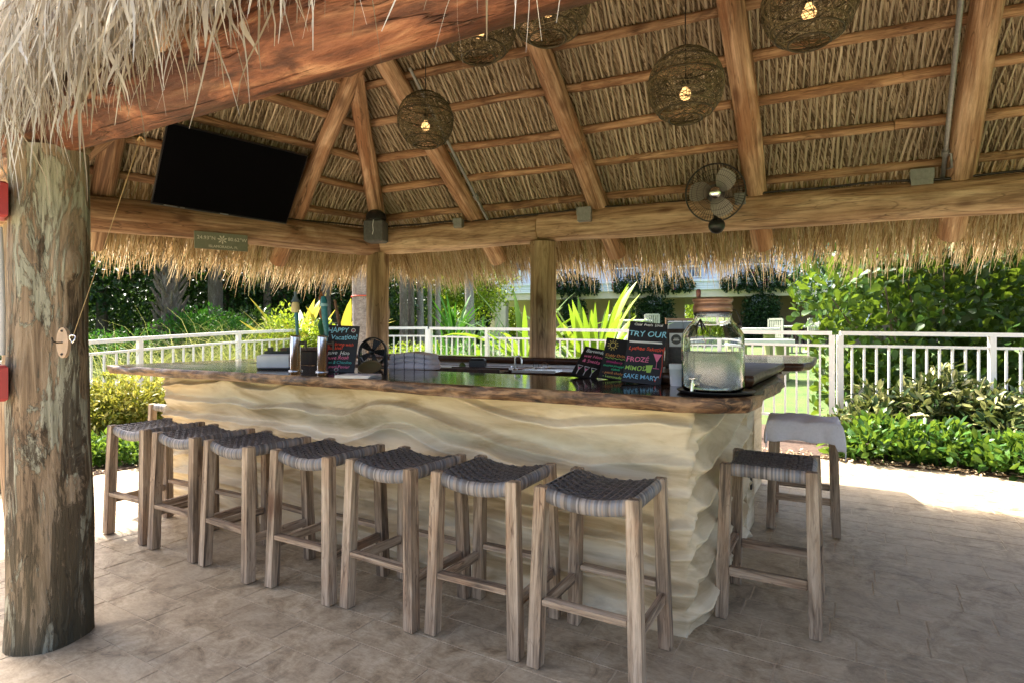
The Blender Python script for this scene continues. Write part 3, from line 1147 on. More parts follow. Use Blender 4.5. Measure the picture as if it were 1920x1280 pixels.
def slab(name, outline, z0, z1, parent, rough=.018, live=None, seed=1, mats=None, bev=.012):
    """thick plank: outline is a counter-clockwise plan polygon; live(x, y) says how ragged the edge is there"""
    pts = [Vector(p) for p in outline]
    dense = []
    n = len(pts)
    for i in range(n):
        a, b = pts[i], pts[(i + 1) % n]
        m = max(1, int((b - a).length / .035))
        for k in range(m):
            dense.append(a + (b - a) * (k / m))
    m = len(dense)
    cx = sum(p.x for p in dense) / m; cy = sum(p.y for p in dense) / m
    levels = [(z0 + .0, -.020), (z0 + .015, -.004), ((z0 + z1) / 2, .004), (z1 - bev, 0.0), (z1 - bev * .3, -.004), (z1, -bev)]
    vs = []
    per = np.cumsum([0] + [(dense[(i + 1) % m] - dense[i]).length for i in range(m)])
    for li, (z, off) in enumerate(levels):
        for i, p in enumerate(dense):
            t = (dense[(i + 1) % m] - dense[i - 1]).normalized()
            nx, ny = t.y, -t.x
            lv = live(p.x, p.y) if live else 1.0
            w = float(vnoise(per[i] * 2.1 + seed * 9, seed * 3.7) - .5) * 2.4 + float(vnoise(per[i] * 7 + seed, li * .8 + seed) - .5) * 1.2 + float(vnoise(per[i] * 21 + seed, li * 1.7) - .5) * .7
            d = off + lv * rough * w
            vs.append((p.x + nx * d, p.y + ny * d, z))
    mb = MB()
    fs = []
    for li in range(len(levels) - 1):
        for i in range(m):
            a = li * m + i; b = li * m + (i + 1) % m
            fs.append((a, b, b + m, a + m))
    mb.add(vs, fs, mi=1, sm=True)
    top = vs[-m:]
    mb.add(top, [tuple(range(m))], mi=0)
    mb.add(vs[:m], [tuple(reversed(range(m)))], mi=1)
    o = mb.build(name, mats or [M['bartop'], M['liveedge']])
    world_part(o, parent)
    return o


bar = thing('bar_counter', 'long bar with sand-coloured wavy carved wall and glossy live-edge wooden top', 'bar', (-2.85, 3.0, 0))
WZ = 1.085        # top of the wall
TZ = 1.15         # bar top
BZ = 1.205        # back bar top


def build_bar():
    path = [(-5.06, 4.5), (-5.06, 2.775), (-.655, 2.72), (-.655, 4.25)]
    L1 = 1.725; L2 = L1 + 4.405

    def amp(s):
        return .072 + .010 * math.sin(s * 1.3) + .024 * float(smooth(L2 - .02, L2 + .10, s)) + .03 * float(smooth(L1 + .1, L1 - .1, s))
    o = obj('bar_wall', sand_wall(path, 0.0, WZ, amp))
    world_part(o, bar)
    # inner lining of the bar wall, so the bar is solid seen from inside
    mb = MB()
    mb.box(-4.98, -.72, 2.86, 2.93, .0, WZ)
    mb.box(-4.98, -4.91, 2.94, 4.5, .0, WZ)
    mb.box(-.80, -.72, 2.94, 4.20, .0, WZ)
    world_part(mb.build('inner_wall', M['white']), bar)
    # pier at the end of the right side, with its little door
    mb = MB()
    mb.box(-1.0, -.60, 4.252, 4.62, 0, WZ, bev=.01)
    world_part(mb.build('end_pier', M['stucco']), bar)
    mb = MB()
    mb.box(-.598, -.588, 4.40, 4.45, .30, .50, bev=.003)
    world_part(mb.build('outlet_plate', M['black']), bar)

    def live(x, y):
        return 1.0 if y < 2.6 or x > -.45 or x < -5.35 else .15
    fx = [-5.5, -4.9, -3.6, -2.4, -1.2]
    out = [(-5.46, 2.44), (-4.5, 2.46), (-3.2, 2.47), (-1.9, 2.47), (-.62, 2.47), (-.46, 2.50), (-.36, 2.60), (-.325, 2.76), (-.33, 3.5), (-.36, 4.28), (-1.06, 4.28), (-1.06, 3.30), (-4.72, 3.30), (-4.72, 4.55), (-5.50, 4.55), (-5.52, 3.4), (-5.52, 2.52)]
    slab('countertop', out, TZ - .068, TZ, bar, .020, live, 3)
    # back bar: narrow lip in front of the posts, wide slab at its right end
    out = [(-4.715, 4.46), (-1.62, 4.58), (-.46, 4.58), (-.28, 4.66), (-.22, 4.9), (-.24, 6.0), (-.34, 6.35), (-1.9, 6.4), (-1.95, 4.86), (-4.715, 4.70)]
    slab('back_counter', out, BZ - .06, BZ, bar, .012, lambda x, y: .8 if x > -1.5 else .4, 8, [M['bartop'], M['brownwood']])
    mb = MB()
    mb.box(-4.70, -.62, 4.60, 4.68, 0, BZ - .062)
    world_part(mb.build('back_wall', M['white']), bar)
    # a bracket under the far slab
    mb = MB()
    mb.box(-.62, -.42, 4.70, 5.9, BZ - .11, BZ - .063)
    world_part(mb.build('slab_bracket', M['brownwood']), bar)
    mb = MB()
    mb.box(-1.3, -.7, 5.2, 5.9, 0, BZ - .063)
    world_part(mb.build('slab_base', M['stucco']), bar)
    # hinged flap: thick plank laid open on the right wing
    out = [(-1.00, 3.06), (-.40, 3.04), (-.385, 4.46), (-1.0, 4.48)]
    slab('counter_flap', out, TZ + .004, TZ + .062, bar, .006, None, 5, [M['flaptop'], M['brownwood']], bev=.006)
    for x in (-.62, -.52):
        for yy in (4.30, 4.33, 4.36):
            mb = MB(); mb.box(x - .012 + (yy - 4.33) * 2.2, x + .0 + (yy - 4.33) * 2.2, 4.345, 4.36, TZ + .0625, TZ + .067)
            world_part(mb.build('hinge_screw', M['chrome']), bar)
    # working shelf behind the counter
    mb = MB()
    mb.box(-4.70, -1.08, 4.02, 4.455, 1.07, 1.125, bev=.004)
    world_part(mb.build('work_shelf', M['brownwood']), bar)


build_bar()


# ------------------------------------------------------------------ stools
def build_stool():
    W, D, H = .205, .195, .765
    root = thing('bar_stool', 'x', 'stool')

    def bar_(name, p0, p1, w, d, taper=1.0, roll=0):
        p0 = Vector(p0); p1 = Vector(p1)
        L = (p1 - p0).length
        mb = MB()
        b = .004
        vs = []
        for z, k, ins in ((0, 1, b), (b, 1, 0), (L - b, taper, 0), (L, taper, b)):
            for sx, sy in ((-1, -1), (1, -1), (1, 1), (-1, 1)):
                vs.append((sx * (w / 2 * k - ins), sy * (d / 2 * k - ins), z))
        fs = [(3, 2, 1, 0), (12, 13, 14, 15)]
        for k in range(3):
            for j in range(4):
                a = k * 4 + j; c = k * 4 + (j + 1) % 4
                fs.append((a, c, c + 4, a + 4))
        mb.add(vs, fs)
        q = (p1 - p0).normalized()
        xax = Vector((0, 1, 0)) if abs(q.x) > .8 else Vector((1, 0, 0))
        xax = (xax - q * xax.dot(q)).normalized()
        y = q.cross(xax)
        m = Matrix((xax, y, q)).transposed().to_4x4()
        m.translation = p0
        return mb.build(name, M['stoolwood'], root, m)
    for sx in (-1, 1):
        for sy in (-1, 1):
            bar_('leg', (sx * (W + .018), sy * (D + .014), 0), (sx * (W - .004), sy * (D - .004), H), .056, .056, .92)
    # stretchers: front and back high, sides low
    f = lambda z, s, b: (b + .018 * (1 - z / H)) * s
    for sy in (-1, 1):
        z = .285
        bar_('stretcher', (-W + .02, f(z, sy, D), z), (W - .02, f(z, sy, D), z), .045, .024)
    for sx in (-1, 1):
        z = .235
        bar_('stretcher', (f(z, sx, W), -D + .02, z), (f(z, sx, W), D - .02, z), .024, .045)
    for sy in (-1, 1):
        bar_('seat_rail', (-W + .02, sy * (D - .018), H - .054), (W - .02, sy * (D - .018), H - .054), .018, .018)
    for sx in (-1, 1):
        bar_('seat_rail', (sx * (W - .018), -D + .02, H - .036), (sx * (W - .018), D - .02, H - .036), .024, .024)

    def top(x):
        return H - .030 + .034 * (x / W) ** 2 - .002
    parts_v, parts_q, parts_t = [], [], []
    off = 0

    def push(v, q, t):
        nonlocal off
        v = np.asarray(v, float); q = np.asarray(q)
        parts_v.append(v); parts_q.append(q + off); parts_t.append(np.broadcast_to(t, (len(v),))); off += len(v)
    nb, nw = 11, 16
    wb = 2 * (W - .022) / nb; ww = 2 * (D - .012) / nw
    # flat bundles front to back
    for i in range(nb):
        xc = -W + .022 + wb * (i + .5)
        for s in range(3):
            xs = xc + wb * .31 * (s - 1)
            vs = []; M_ = nw * 3 + 1
            for j in range(M_):
                y = -D + .012 + 2 * (D - .012) * j / (M_ - 1)
                a = .0048 * math.sin(math.pi * ((y + D - .012) / ww) + math.pi * (i % 2) + math.pi * .5 * 0)
                for k, (dx, dz) in enumerate(((-wb * .15, -.002), (0, .001), (wb * .15, -.002))):
                    vs.append((xs + dx, y, top(xs) - a + dz))
            q = [(j * 3 + k, j * 3 + k + 1, j * 3 + k + 4, j * 3 + k + 3) for j in range(M_ - 1) for k in range(2)]
            push(vs, q, .10 + .25 * random.random())
    # strands side to side, over one bundle and under the next
    for j in range(nw):
        yc = -D + .012 + ww * (j + .5)
        for s in range(3):
            ys = yc + ww * .31 * (s - 1)
            vs = []; M_ = nb * 4 + 1
            for i in range(M_):
                x = -W + .016 + 2 * (W - .016) * i / (M_ - 1)
                a = .0088 * math.sin(math.pi * ((x + W - .022) / wb) + math.pi * (j % 2))
                for dy, dz in ((-ww * .155, -.002), (0, .0012), (ww * .155, -.002)):
                    vs.append((x, ys + dy, top(x) + a + dz))
            q = [(i * 3 + k + 1, i * 3 + k, i * 3 + k + 3, i * 3 + k + 4) for i in range(M_ - 1) for k in range(2)]
            push(vs, q, .05 + .30 * random.random())
    # strands wrapped over the four rails
    def wrap(along, axis, sgn, width):
        vs = []
        n = 7
        for a, b in ((-.5, 0), (0, .0022), (.5, 0)):
            for k in range(n):
                u = k / (n - 1)
                ang = u * math.pi * .93
                lat = .0195 * math.sin(ang); dz = -.033 + .033 * math.cos(ang)
                if axis == 'x':     # front and back rails
                    x = along + a * width; y = sgn * (D - .004 + lat * 1.0 + (b if 0 < k < n - 1 else 0) - .006); z = top(x) + dz * .98 + .003 - (0 if u < .7 else .002)
                    vs.append((x, y, z))
                else:
                    y = along + a * width; x = sgn * (W - .004 + lat + (b if 0 < k < n - 1 else 0) - .006); z = top(W) - .006 + dz * .95 + .004
                    vs.append((x, y, z))
        q = []
        for r in range(2):
            for k in range(n - 1):
                f = (r * n + k, r * n + k + 1, (r + 1) * n + k + 1, (r + 1) * n + k)
                q.append(f)
        push(vs, q, random.choice((.42, .5, .58, .66, .68, .72, .82, .86, .9, .96, .3)))
    nf = 46
    for k in range(nf):
        for sg in (-1, 1):
            wrap(-W + .024 + (2 * W - .048) * (k + .5) / nf, 'x', sg, (2 * W - .048) / nf)
    for k in range(42):
        for sg in (-1, 1):
            wrap(-D + .024 + (2 * D - .048) * (k + .5) / 42, 'y', sg, (2 * D - .048) / 42)
    me = np_mesh('woven_seat', np.concatenate(parts_v), np.concatenate(parts_q), attrs={'tint': np.concatenate(parts_t)}, smooth_shade=True, mats=[M['weave']])
    obj('woven_seat', me, root)
    # a dark webbing sheet under the weave closes it
    mb = MB()
    vs = []
    for i in range(9):
        x = -W + .01 + (2 * W - .02) * i / 8
        vs += [(x, -D + .008, top(x) - .012), (x, D - .008, top(x) - .012)]
    mb.add(vs, [(2 * i, 2 * i + 2, 2 * i + 3, 2 * i + 1) for i in range(8)], .08)
    mb.build('seat_webbing', M['weave'], root)
    return root


stool0 = build_stool()
STOOLS = [(-.925, 2.362, .012, 'nearest bar stool of the front row, whose leg runs out of the picture'),
          (-1.475, 2.355, .035, 'second bar stool from the near end of the row along the bar front'),
          (-2.005, 2.322, -.04, 'third bar stool from the near end of the row along the bar front'),
          (-2.565, 2.295, .025, 'middle one of the seven bar stools lined up along the bar front'),
          (-3.155, 2.262, -.045, 'third bar stool from the far end of the row along the bar front'),
          (-3.725, 2.265, .02, 'second bar stool from the far end of the row along the bar front'),
          (-4.305, 2.262, .03, 'farthest bar stool of the front row, beside the sunlit paving'),
          (-.335, 3.225, math.pi / 2 + .01, 'bar stool on its own at the right end of the bar with wide woven squares'),
          (-.28, 4.78, math.pi / 2 + .04, 'bar stool beyond the right end of the bar with a white towel over its seat'),
          (-5.36, 3.08, math.pi / 2, 'bar stool round the far left end of the bar, mostly hidden by its wall')]
for k, (x, y, rz, lab) in enumerate(STOOLS):
    s = stool0 if k == 0 else copy_tree(stool0)
    s.location = (x, y, .006)
    s.rotation_euler = (0, 0, rz)
    tag(s, lab, 'stool', 'wooden bar stools with woven seats')


def towel_on_stool():
    x0, y0 = -.28, 4.78
    nx, ny = 46, 46
    U = np.linspace(-.41, .41, nx); Vv = np.linspace(-.375, .375, ny)
    A, B = np.meshgrid(U, Vv)
    hx, hy = .235, .222
    ox = np.clip(np.abs(A) - hx, 0, None); oy = np.clip(np.abs(B) - hy, 0, None)
    X = np.sign(A) * np.minimum(np.abs(A), hx + .012 * np.tanh(ox * 30)); Y = np.sign(B) * np.minimum(np.abs(B), hy + .012 * np.tanh(oy * 30))
    Z = .792 - np.maximum(ox, oy * .9) - .25 * np.minimum(ox, oy) + .004 * np.sin(A * 21 + B * 9) + .020 * np.clip(1 - (A / .24) ** 2, 0, 1) * np.clip(1 - (B / .24) ** 2, 0, 1) 
    fold = (vnoise(A * 11 + 3, np.sign(B) * 3 + 7) - .3) * .028 * np.clip(oy * 9, 0, 1)
    Y += np.sign(B) * np.abs(fold); 
    fold2 = (vnoise(np.sign(A) * 3 + 3, B * 11 + 7) - .3) * .028 * np.clip(ox * 9, 0, 1)
    X += np.sign(A) * np.abs(fold2)
    Z += .018 * (vnoise(A * 9 + 40, B * 9 + 3) - .5) + .010 * (vnoise(A * 21 + 4, B * 17 + 30) - .5)
    Z -= .05 * np.clip(oy * 6, 0, 1) * (A > .2)
    c, s = math.cos(.07), math.sin(.07)
    V = np.stack([x0 + c * X - s * Y, y0 + s * X + c * Y, Z], -1).reshape(-1, 3)
    i = np.arange(nx * ny).reshape(ny, nx)
    q = np.stack([i[:-1, :-1], i[:-1, 1:], i[1:, 1:], i[1:, :-1]], -1).reshape(-1, 4)
    o = obj('towel', np_mesh('towel', V - np.array([x0, y0, .77]), q, smooth_shade=True, mats=[M['towel']]))
    o.location = (x0, y0, .77)
    m = o.modifiers.new('thick', 'SOLIDIFY'); m.thickness = .007
    tag(o, 'white towel draped over the stool beyond the right end of the bar', 'towel')


towel_on_stool()

# ------------------------------------------------------------------ lettering
def text(parent, s, mtx, size, mat, name='lettering', shear=0.0, align='CENTER', bold=0.0, ext=.0006):
    cu = bpy.data.curves.new(name, 'FONT')
    cu.body = s
    cu.size = size
    cu.shear = shear
    cu.align_x = align
    cu.align_y = 'CENTER'
    cu.offset = bold
    cu.extrude = ext
    cu.resolution_u = 3
    cu.materials.append(mat)
    o = bpy.data.objects.new(name, cu)
    COL.objects.link(o)
    o.parent = parent
    o.matrix_basis = mtx
    return o


CH = {k: plain('chalk_' + k, c, .8, spec=.1) for k, c in dict(blue=(.28, .60, .78), white=(.72, .72, .72), red=(.72, .10, .06), pink=(.80, .20, .34), teal=(.10, .42, .40), yellow=(.75, .58, .20), lime=(.45, .68, .14), green=(.08, .55, .25), mag=(.55, .06, .22), orange=(.72, .30, .10)).items()}

# ------------------------------------------------------------------ chalk boards
def board(name, label, base_px, d_z, w, h, yaw, lean, roll=0.0, stand=True):
    """a small chalkboard: origin at bottom centre, local x = right along the board, local y = up the board"""
    q = PZ(base_px[0], base_px[1], d_z)
    root = thing(name, label, 'chalkboard', (q.x, q.y, d_z + .0015))
    # board local frame
    m = Matrix.Rotation(yaw, 4, 'Z') @ Matrix.Rotation(R(90) - lean, 4, 'X') @ Matrix.Rotation(roll, 4, 'Z')
    mb = MB(); mb.box(-w / 2, w / 2, 0.004, h, -.010, 0, bev=.0015)
    p = mb.build('panel', M['slate'], root, m)
    mb = MB(); mb.box(-w / 2 - .002, w / 2 + .002, 0, .004, -.011, .012)
    mb.box(-.02, .02, .0, h * .6, -.075, -.012)
    mb.build('foot', M['black'], root, m)
    return root, m


def lines(root, m, w, h, rows):
    for s, fx, fy, size, col, rot, shear in rows:
        mt = m @ Matrix.Translation((fx * w, fy * h, .0012)) @ Matrix.Rotation(R(rot), 4, 'Z')
        text(root, s, mt, size * h, CH[col], 'lettering', shear, 'CENTER', .0003)


def flat_shape(root, m, w, h, pts, col, name='drawing'):
    mb = MB()
    mb.add([(x * w, y * h, .0014) for x, y in pts], [tuple(range(len(pts)))])
    mb.build(name, CH[col], root, m)


def stroke(root, m, w, h, pts, col, th=.006, name='drawing'):
    mb = MB()
    mb.tube([(x * w, y * h, .0014) for x, y in pts], th * h, 4)
    mb.build(name, CH[col], root, m)


def chalkboards():
    w, h = .262, .335
    r, m = board('chalkboard', 'tall chalkboard reading HAPPY Vacation, beside the two steel taps', (630, 696), TZ, w, h, R(26), R(14), R(-2.5))
    lines(r, m, w, h, [('HAPPY', -.10, .89, .155, 'blue', 3, .15), ('Vacation!', .10, .74, .155, 'blue', 2, .12), ('Celebrate with', .0, .585, .10, 'red', 1, .25), ('Bubbles!', -.12, .50, .10, 'red', 2, .2),
                       ('Veuve  Hoo', -.05, .40, .115, 'white', 1, .22), ('Veuve Rosé', -.06, .295, .115, 'pink', 2, .2), ('Moet & Chandon', .0, .195, .088, 'teal', 1, .2), ('Laurent-Perrier', .0, .10, .088, 'pink', 1, .2)])
    for fx, fy in ((.34, .90), (-.40, .76), (.0, .035)):
        stroke(r, m, w, h, [(fx + .055 * math.cos(a), fy + .04 * math.sin(a)) for a in np.linspace(0, 6.283, 11)], 'white', .007)
        stroke(r, m, w, h, [(fx - .03, fy), (fx + .03, fy)], 'pink', .007)
    w, h = .165, .235
    r, m = board('chalkboard', 'small chalkboard reading Bartender with drawn cocktail glasses, leaning far back', (1092, 708), TZ, w, h, R(8), R(40), R(-14))
    lines(r, m, w, h, [('Bartender', .03, .88, .14, 'white', 3, .25), ('wet Nose', .02, .71, .135, 'pink', 3, .2), ('& Snacks', .02, .55, .135, 'pink', 3, .2)])
    for fx in (-.30, -.02, .26):
        stroke(r, m, w, h, [(fx - .10, .36), (fx, .20), (fx + .10, .36), (fx - .10, .36)], 'white', .010)
        stroke(r, m, w, h, [(fx, .20), (fx, .08)], 'white', .010)
        flat_shape(r, m, w, h, [(fx - .06, .30), (fx, .21), (fx + .06, .30)], 'pink' if fx < .1 else 'lime')
    w, h = .155, .255
    r, m = board('chalkboard', 'narrow chalkboard reading Kiddy Drinks under a drawn yellow sun', (1146, 711), TZ, w, h, R(12), R(22), R(-8))
    lines(r, m, w, h, [('Kiddy Drinks', .03, .58, .105, 'orange', 2, .2), ('strawberry', -.02, .42, .085, 'mag', 1, .2), ('coconut pineapple', .0, .33, .068, 'green', 1, .2), ('colada', .08, .25, .08, 'green', 1, .2), ('- peach slushy', .0, .16, .085, 'orange', 1, .2), ('- Lemonade', .0, .065, .09, 'lime', 1, .2)])
    stroke(r, m, w, h, [(-.20 + .11 * math.cos(a), .83 + .068 * math.sin(a)) for a in np.linspace(0, 6.283, 13)], 'yellow', .012)
    for a in np.linspace(0, 6.283, 12)[:-1]:
        stroke(r, m, w, h, [(-.20 + .15 * math.cos(a), .83 + .092 * math.sin(a)), (-.20 + .21 * math.cos(a), .83 + .13 * math.sin(a))], 'yellow', .010)
    stroke(r, m, w, h, [(-.4 + .8 * u, .51 + .012 * math.sin(u * 30)) for u in np.linspace(0, 1, 24)], 'lime', .008)
    w, h = .205, .345
    r, m = board('chalkboard', 'tallest chalkboard reading TRY OUR above Lychee Saketini and Frozé', (1202, 719), TZ, w, h, R(14), R(17), R(-6))
    lines(r, m, w, h, [('Cold  Fresh  Local', .0, .955, .06, 'white', 3, .2), ('TRY OUR', .0, .80, .14, 'blue', 2, .12), ('Lychee Saketini', .02, .565, .088, 'red', 2, .25), ('FROZÉ', -.18, .385, .115, 'pink', 3, .12), ('MIMOSA', -.16, .235, .10, 'lime', 2, .12), ('SAKE MARY', -.05, .10, .10, 'blue', 2, .12)])
    flat_shape(r, m, w, h, [(-.45, .67), (.40, .695), (.42, .665), (-.44, .645)], 'white')
    flat_shape(r, m, w, h, [(.22, .50), (.44, .50), (.33, .36)], 'pink')
    stroke(r, m, w, h, [(.33, .36), (.33, .27), (.25, .265), (.41, .265)], 'pink', .006)
    flat_shape(r, m, w, h, [(.06, .30), (.24, .315), (.20, .19), (.10, .185)], 'lime')
    stroke(r, m, w, h, [(.48, .62), (.455, .45), (.48, .3), (.455, .12)], 'red', .007)
    for fx in (.27, .38):
        flat_shape(r, m, w, h, [(fx, .14), (fx + .05, .15), (fx + .04, .12)], 'white')
    flat_shape(r, m, w, h, [(.30, .09), (.37, .095), (.345, .045)], 'red')


chalkboards()


# ------------------------------------------------------------------ drinks dispenser
def dispenser():
    q = P(1336, 742, 2.62)
    c = Vector((q.x, q.y, TZ))
    tray = MB()
    tray.lathe([(.155, 0), (.163, .004), (.172, .012), (.170, .014), (.160, .007), (.0, .006)], 40, close=False)
    tray.lathe([(.155, 0), (.0, .0)], 40, close=False)
    o = tray.build('tray', M['black'])
    o.location = (c.x + .012, c.y + .005, TZ + .001)
    tag(o, 'round black tray under the glass drinks dispenser', 'tray')
    root = thing('drink_dispenser', 'large glass drinks dispenser jar half full of cloudy lemonade', 'drinks dispenser', (c.x, c.y, TZ + .0075))
    Rr = .137
    prof_o = [(.0, .0), (Rr - .022, .0), (Rr - .006, .006), (Rr, .022), (Rr, .235), (Rr - .005, .262), (Rr - .024, .293), (Rr - .048, .318), (.083, .333), (.080, .342), (.084, .348), (.084, .368)]
    t = .0045
    prof_i = [(.080, .368), (.079, .345), (.076, .342), (.079, .331), (Rr - .053, .315), (Rr - .029, .290), (Rr - .010, .260), (Rr - t, .235), (Rr - t, .024), (Rr - .012, .011), (Rr - .03, .007), (.0, .007)]
    mb = MB(); mb.lathe(prof_o + prof_i, 48, close=False)
    mb.build('jar', M['glass'], root)
    # cloudy drink
    m, nt, b = new_mat('cloudy_lemonade')
    b.inputs['Base Color'].default_value = (.93, .96, .95, 1)
    b.inputs['Roughness'].default_value = .16
    b.inputs['Transmission Weight'].default_value = .86
    b.inputs['IOR'].default_value = 1.33
    g = noise(nt, coords(nt), 30, 4, .6)
    bump(nt, b, g, .1, .004)
    mb = MB(); ri = Rr - t - .0015
    mb.lathe([(.0, .009), (Rr - .032, .009), (Rr - .016, .014), (ri - .001, .027), (ri, .176), (ri - .002, .178), (.0, .178)], 40, close=False)
    mb.build('lemonade', m, root)
    # lid with its raised rim, dark knob, clamp wire
    mb = MB()
    mb.lathe([(.0, .356), (.080, .356), (.086, .362), (.0865, .388), (.083, .392), (.083, .404), (.0885, .408), (.090, .416), (.086, .422), (.0, .424)], 40, close=False)
    lid = mb.build('lid', M['cork'], root)
    mb = MB(); mb.lathe([(.009, .423), (.010, .437), (.0105, .438), (.011, .458), (.006, .464)], 14, cx=-.055, cy=-.035)
    mb.build('stopper', plain('stopper_brown', (.16, .05, .035), .4), lid)
    mb = MB()
    mb.tube([(.083, .0, .372), (.100, .002, .366), (.112, .006, .340), (.126, .004, .300), (.118, -.004, .286), (.100, .0, .300)], .0022, 6)
    mb.tube([(.088 * math.cos(a), .088 * math.sin(a), .352) for a in np.linspace(0, 6.283, 30)], .0018, 5)
    mb.build('clamp_wire', M['darkmetal'], root)
    mb = MB(); mb.lathe([(.0, .0), (.011, .001), (.012, .012), (.009, .022), (.0, .024)], 12, close=False)
    mb.build('clamp_knob', M['darkmetal'], root, Matrix.Translation((.118, -.012, .284)))
    # leafy sprig hanging inside the neck
    mb = MB()
    for k in range(5):
        a = k * 1.3
        mb.tube([(-.05, -.02, .325), (-.05 + .02 * math.cos(a), -.03 + .02 * math.sin(a), .290), (-.035 + .03 * math.cos(a), -.04 + .03 * math.sin(a), .262 - .008 * k)], [.0025, .003, .0012], 5)
    mb.build('herb_sprig', M['darkmetal'], root)
    # chrome tap on the front, towards the camera
    v = Vector((-c.x, -c.y)).normalized(); ang = math.atan2(v.y, v.x) - .52
    mt = Matrix.Rotation(ang, 4, 'Z') @ Matrix.Translation((Rr, 0, .040))
    mb = MB()
    mb.tube([(-.006, 0, 0), (.016, 0, 0), (.030, 0, -.002)], [.013, .012, .011], 12)
    mb.tube([(.030, 0, .008), (.032, 0, -.012), (.036, 0, -.030)], [.010, .009, .0075], 12)
    mb.tube([(.030, 0, .006), (.030, 0, .022)], [.006, .005], 10)
    mb.tube([(.030, -.016, .026), (.030, 0, .024), (.030, .016, .028)], [.005, .0065, .005], 10)
    mb.build('tap', M['chrome'], root, mt)


dispenser()


def small_things():
    # bag of coffee beans / dark jar with the round sticker
    q = P(1266, 683, 3.42); z = TZ + .0645
    r = thing('dark_pouch', 'dark brown pouch with a white square sticker and round black badge', 'pouch', (q.x, q.y, z), R(22))
    mb = MB()
    vs = []
    for zz, w, d in ((0, .058, .038), (.015, .062, .041), (.10, .060, .036), (.17, .058, .026), (.215, .057, .010), (.232, .056, .004)):
        for k in range(16):
            a = 2 * math.pi * k / 16
            sx = math.copysign(abs(math.cos(a)) ** .5, math.cos(a)); sy = math.copysign(abs(math.sin(a)) ** .5, math.sin(a))
            vs.append((w * sx + .002 * math.sin(zz * 60 + k), d * sy + .002 * math.sin(k * 3 + zz * 90), zz))
    fs = [(i * 16 + k, i * 16 + (k + 1) % 16, (i + 1) * 16 + (k + 1) % 16, (i + 1) * 16 + k) for i in range(5) for k in range(16)]
    mb.add(vs, fs, sm=True); mb.add(vs[-16:], [tuple(range(16))])
    mb.build('bag', plain('brown_foil', (.045, .030, .022), .45, vary=.5, vscale=60), r)
    mb = MB(); mb.box(-.039, .039, -.0412, -.0402, .128, .206)
    st = mb.build('sticker', M['paper'], r)
    mb = MB(); mb.add([(.029 * math.cos(a), -.0418, .170 + .029 * math.sin(a)) for a in np.linspace(0, 6.283, 25)[:-1]], [tuple(range(24))])
    mb.build('badge', M['black'], st)
    text(st, 'COFFEE', Matrix.Translation((0, -.0424, .168)) @ Matrix.Rotation(R(90), 4, 'X'), .011, M['paper'], 'lettering') if False else None
    mb = MB(); mb.box(-.017, .017, -.0428, -.0420, .163, .169); mb.box(-.013, .013, -.0428, -.0420, .173, .177)
    mb.build('badge_band', M['paper'], st)
    # stack of paper cups
    q = P(1268, 730, 2.95)
    mb = MB()
    mb.lathe([(.030, 0), (.0345, .085), (.036, .086), (.036, .092), (.0355, .096), (.036, .102), (.0355, .106), (.036, .112), (.034, .114)], 24)
    o = mb.build('paper_cups', M['paper'])
    o.location = (q.x, q.y, TZ + .001)
    tag(o, 'short stack of upturned white paper cups left of the drinks dispenser', 'cups')
    # yellow bottle behind the boards
    q = P(1181, 690, 3.5)
    r = thing('bottle', 'small yellow-labelled bottle between two chalkboards', 'bottle', (q.x, q.y, TZ + .001))
    mb = MB(); mb.lathe([(.024, 0), (.027, .004), (.027, .12), (.022, .145), (.011, .17), (.011, .205), (.012, .206), (.012, .215)], 18)
    mb.build('bottle_body', plain('teal_bottle', (.02, .13, .12), .2), r)
    mb = MB(); mb.lathe([(.0275, .135 - .085), (.0275, .135 - .02)], 18, close=False)
    mb.lathe([(.0232, .143), (.0175, .158)], 18, close=False)
    mb.build('bottle_label', plain('yellow_label', (.75, .50, .04), .6), r)
    # napkins on the counter
    q = P(672, 702, 3.52)
    r = thing('napkin_stack', 'flat stack of pale napkins lying on the bar top in front of the board', 'napkins', (q.x, q.y, TZ + .001), R(18))
    for k in range(3):
        mb = MB(); mb.box(-.115, .115, -.085, .085, k * .0065, k * .0065 + .005, bev=.002)
        mb.build('napkin', M['paper'], r, Matrix.Rotation(R(k * 3 - 3), 4, 'Z'))
    # shallow round basket tipped up on edge behind the napkins
    q = P(694, 690, 3.72)
    r = thing('round_basket', 'round dark shallow basket propped on edge behind the napkins', 'basket', (q.x, q.y, TZ + .001), R(25))
    mb = MB(); mb.lathe([(.0, 0), (.048, .003), (.070, .016), (.073, .018), (.070, .021), (.045, .008), (.0, .005)], 30, close=False)
    mb.build('bowl', M['wicker'], r, Matrix.Translation((0, 0, .036)) @ Matrix.Rotation(R(30), 4, 'X'))
    mb = MB(); mb.tube([(.073 * math.cos(a), .073 * math.sin(a), .019) for a in np.linspace(0, 6.283, 40)], .005, 6)
    mb.build('rim', M['wicker'], r, Matrix.Translation((0, 0, .036)) @ Matrix.Rotation(R(30), 4, 'X'))
    # little black fan
    q = P(699, 686, 4.6)
    r = thing('desk_fan', 'small black desk fan standing behind the bar beside the corner post', 'fan', (q.x, q.y, 1.127), R(24))
    Rf = .112
    T = Matrix.Translation((0, 0, .145)) @ Matrix.Rotation(R(80), 4, 'X')
    mb = MB(); mb.lathe([(Rf, -.035), (Rf + .004, -.03), (Rf + .004, .018), (Rf - .004, .024), (Rf - .008, .018), (Rf - .006, -.03)], 36, close=False)
    mb.build('housing', M['black'], r, T)
    mb = MB()
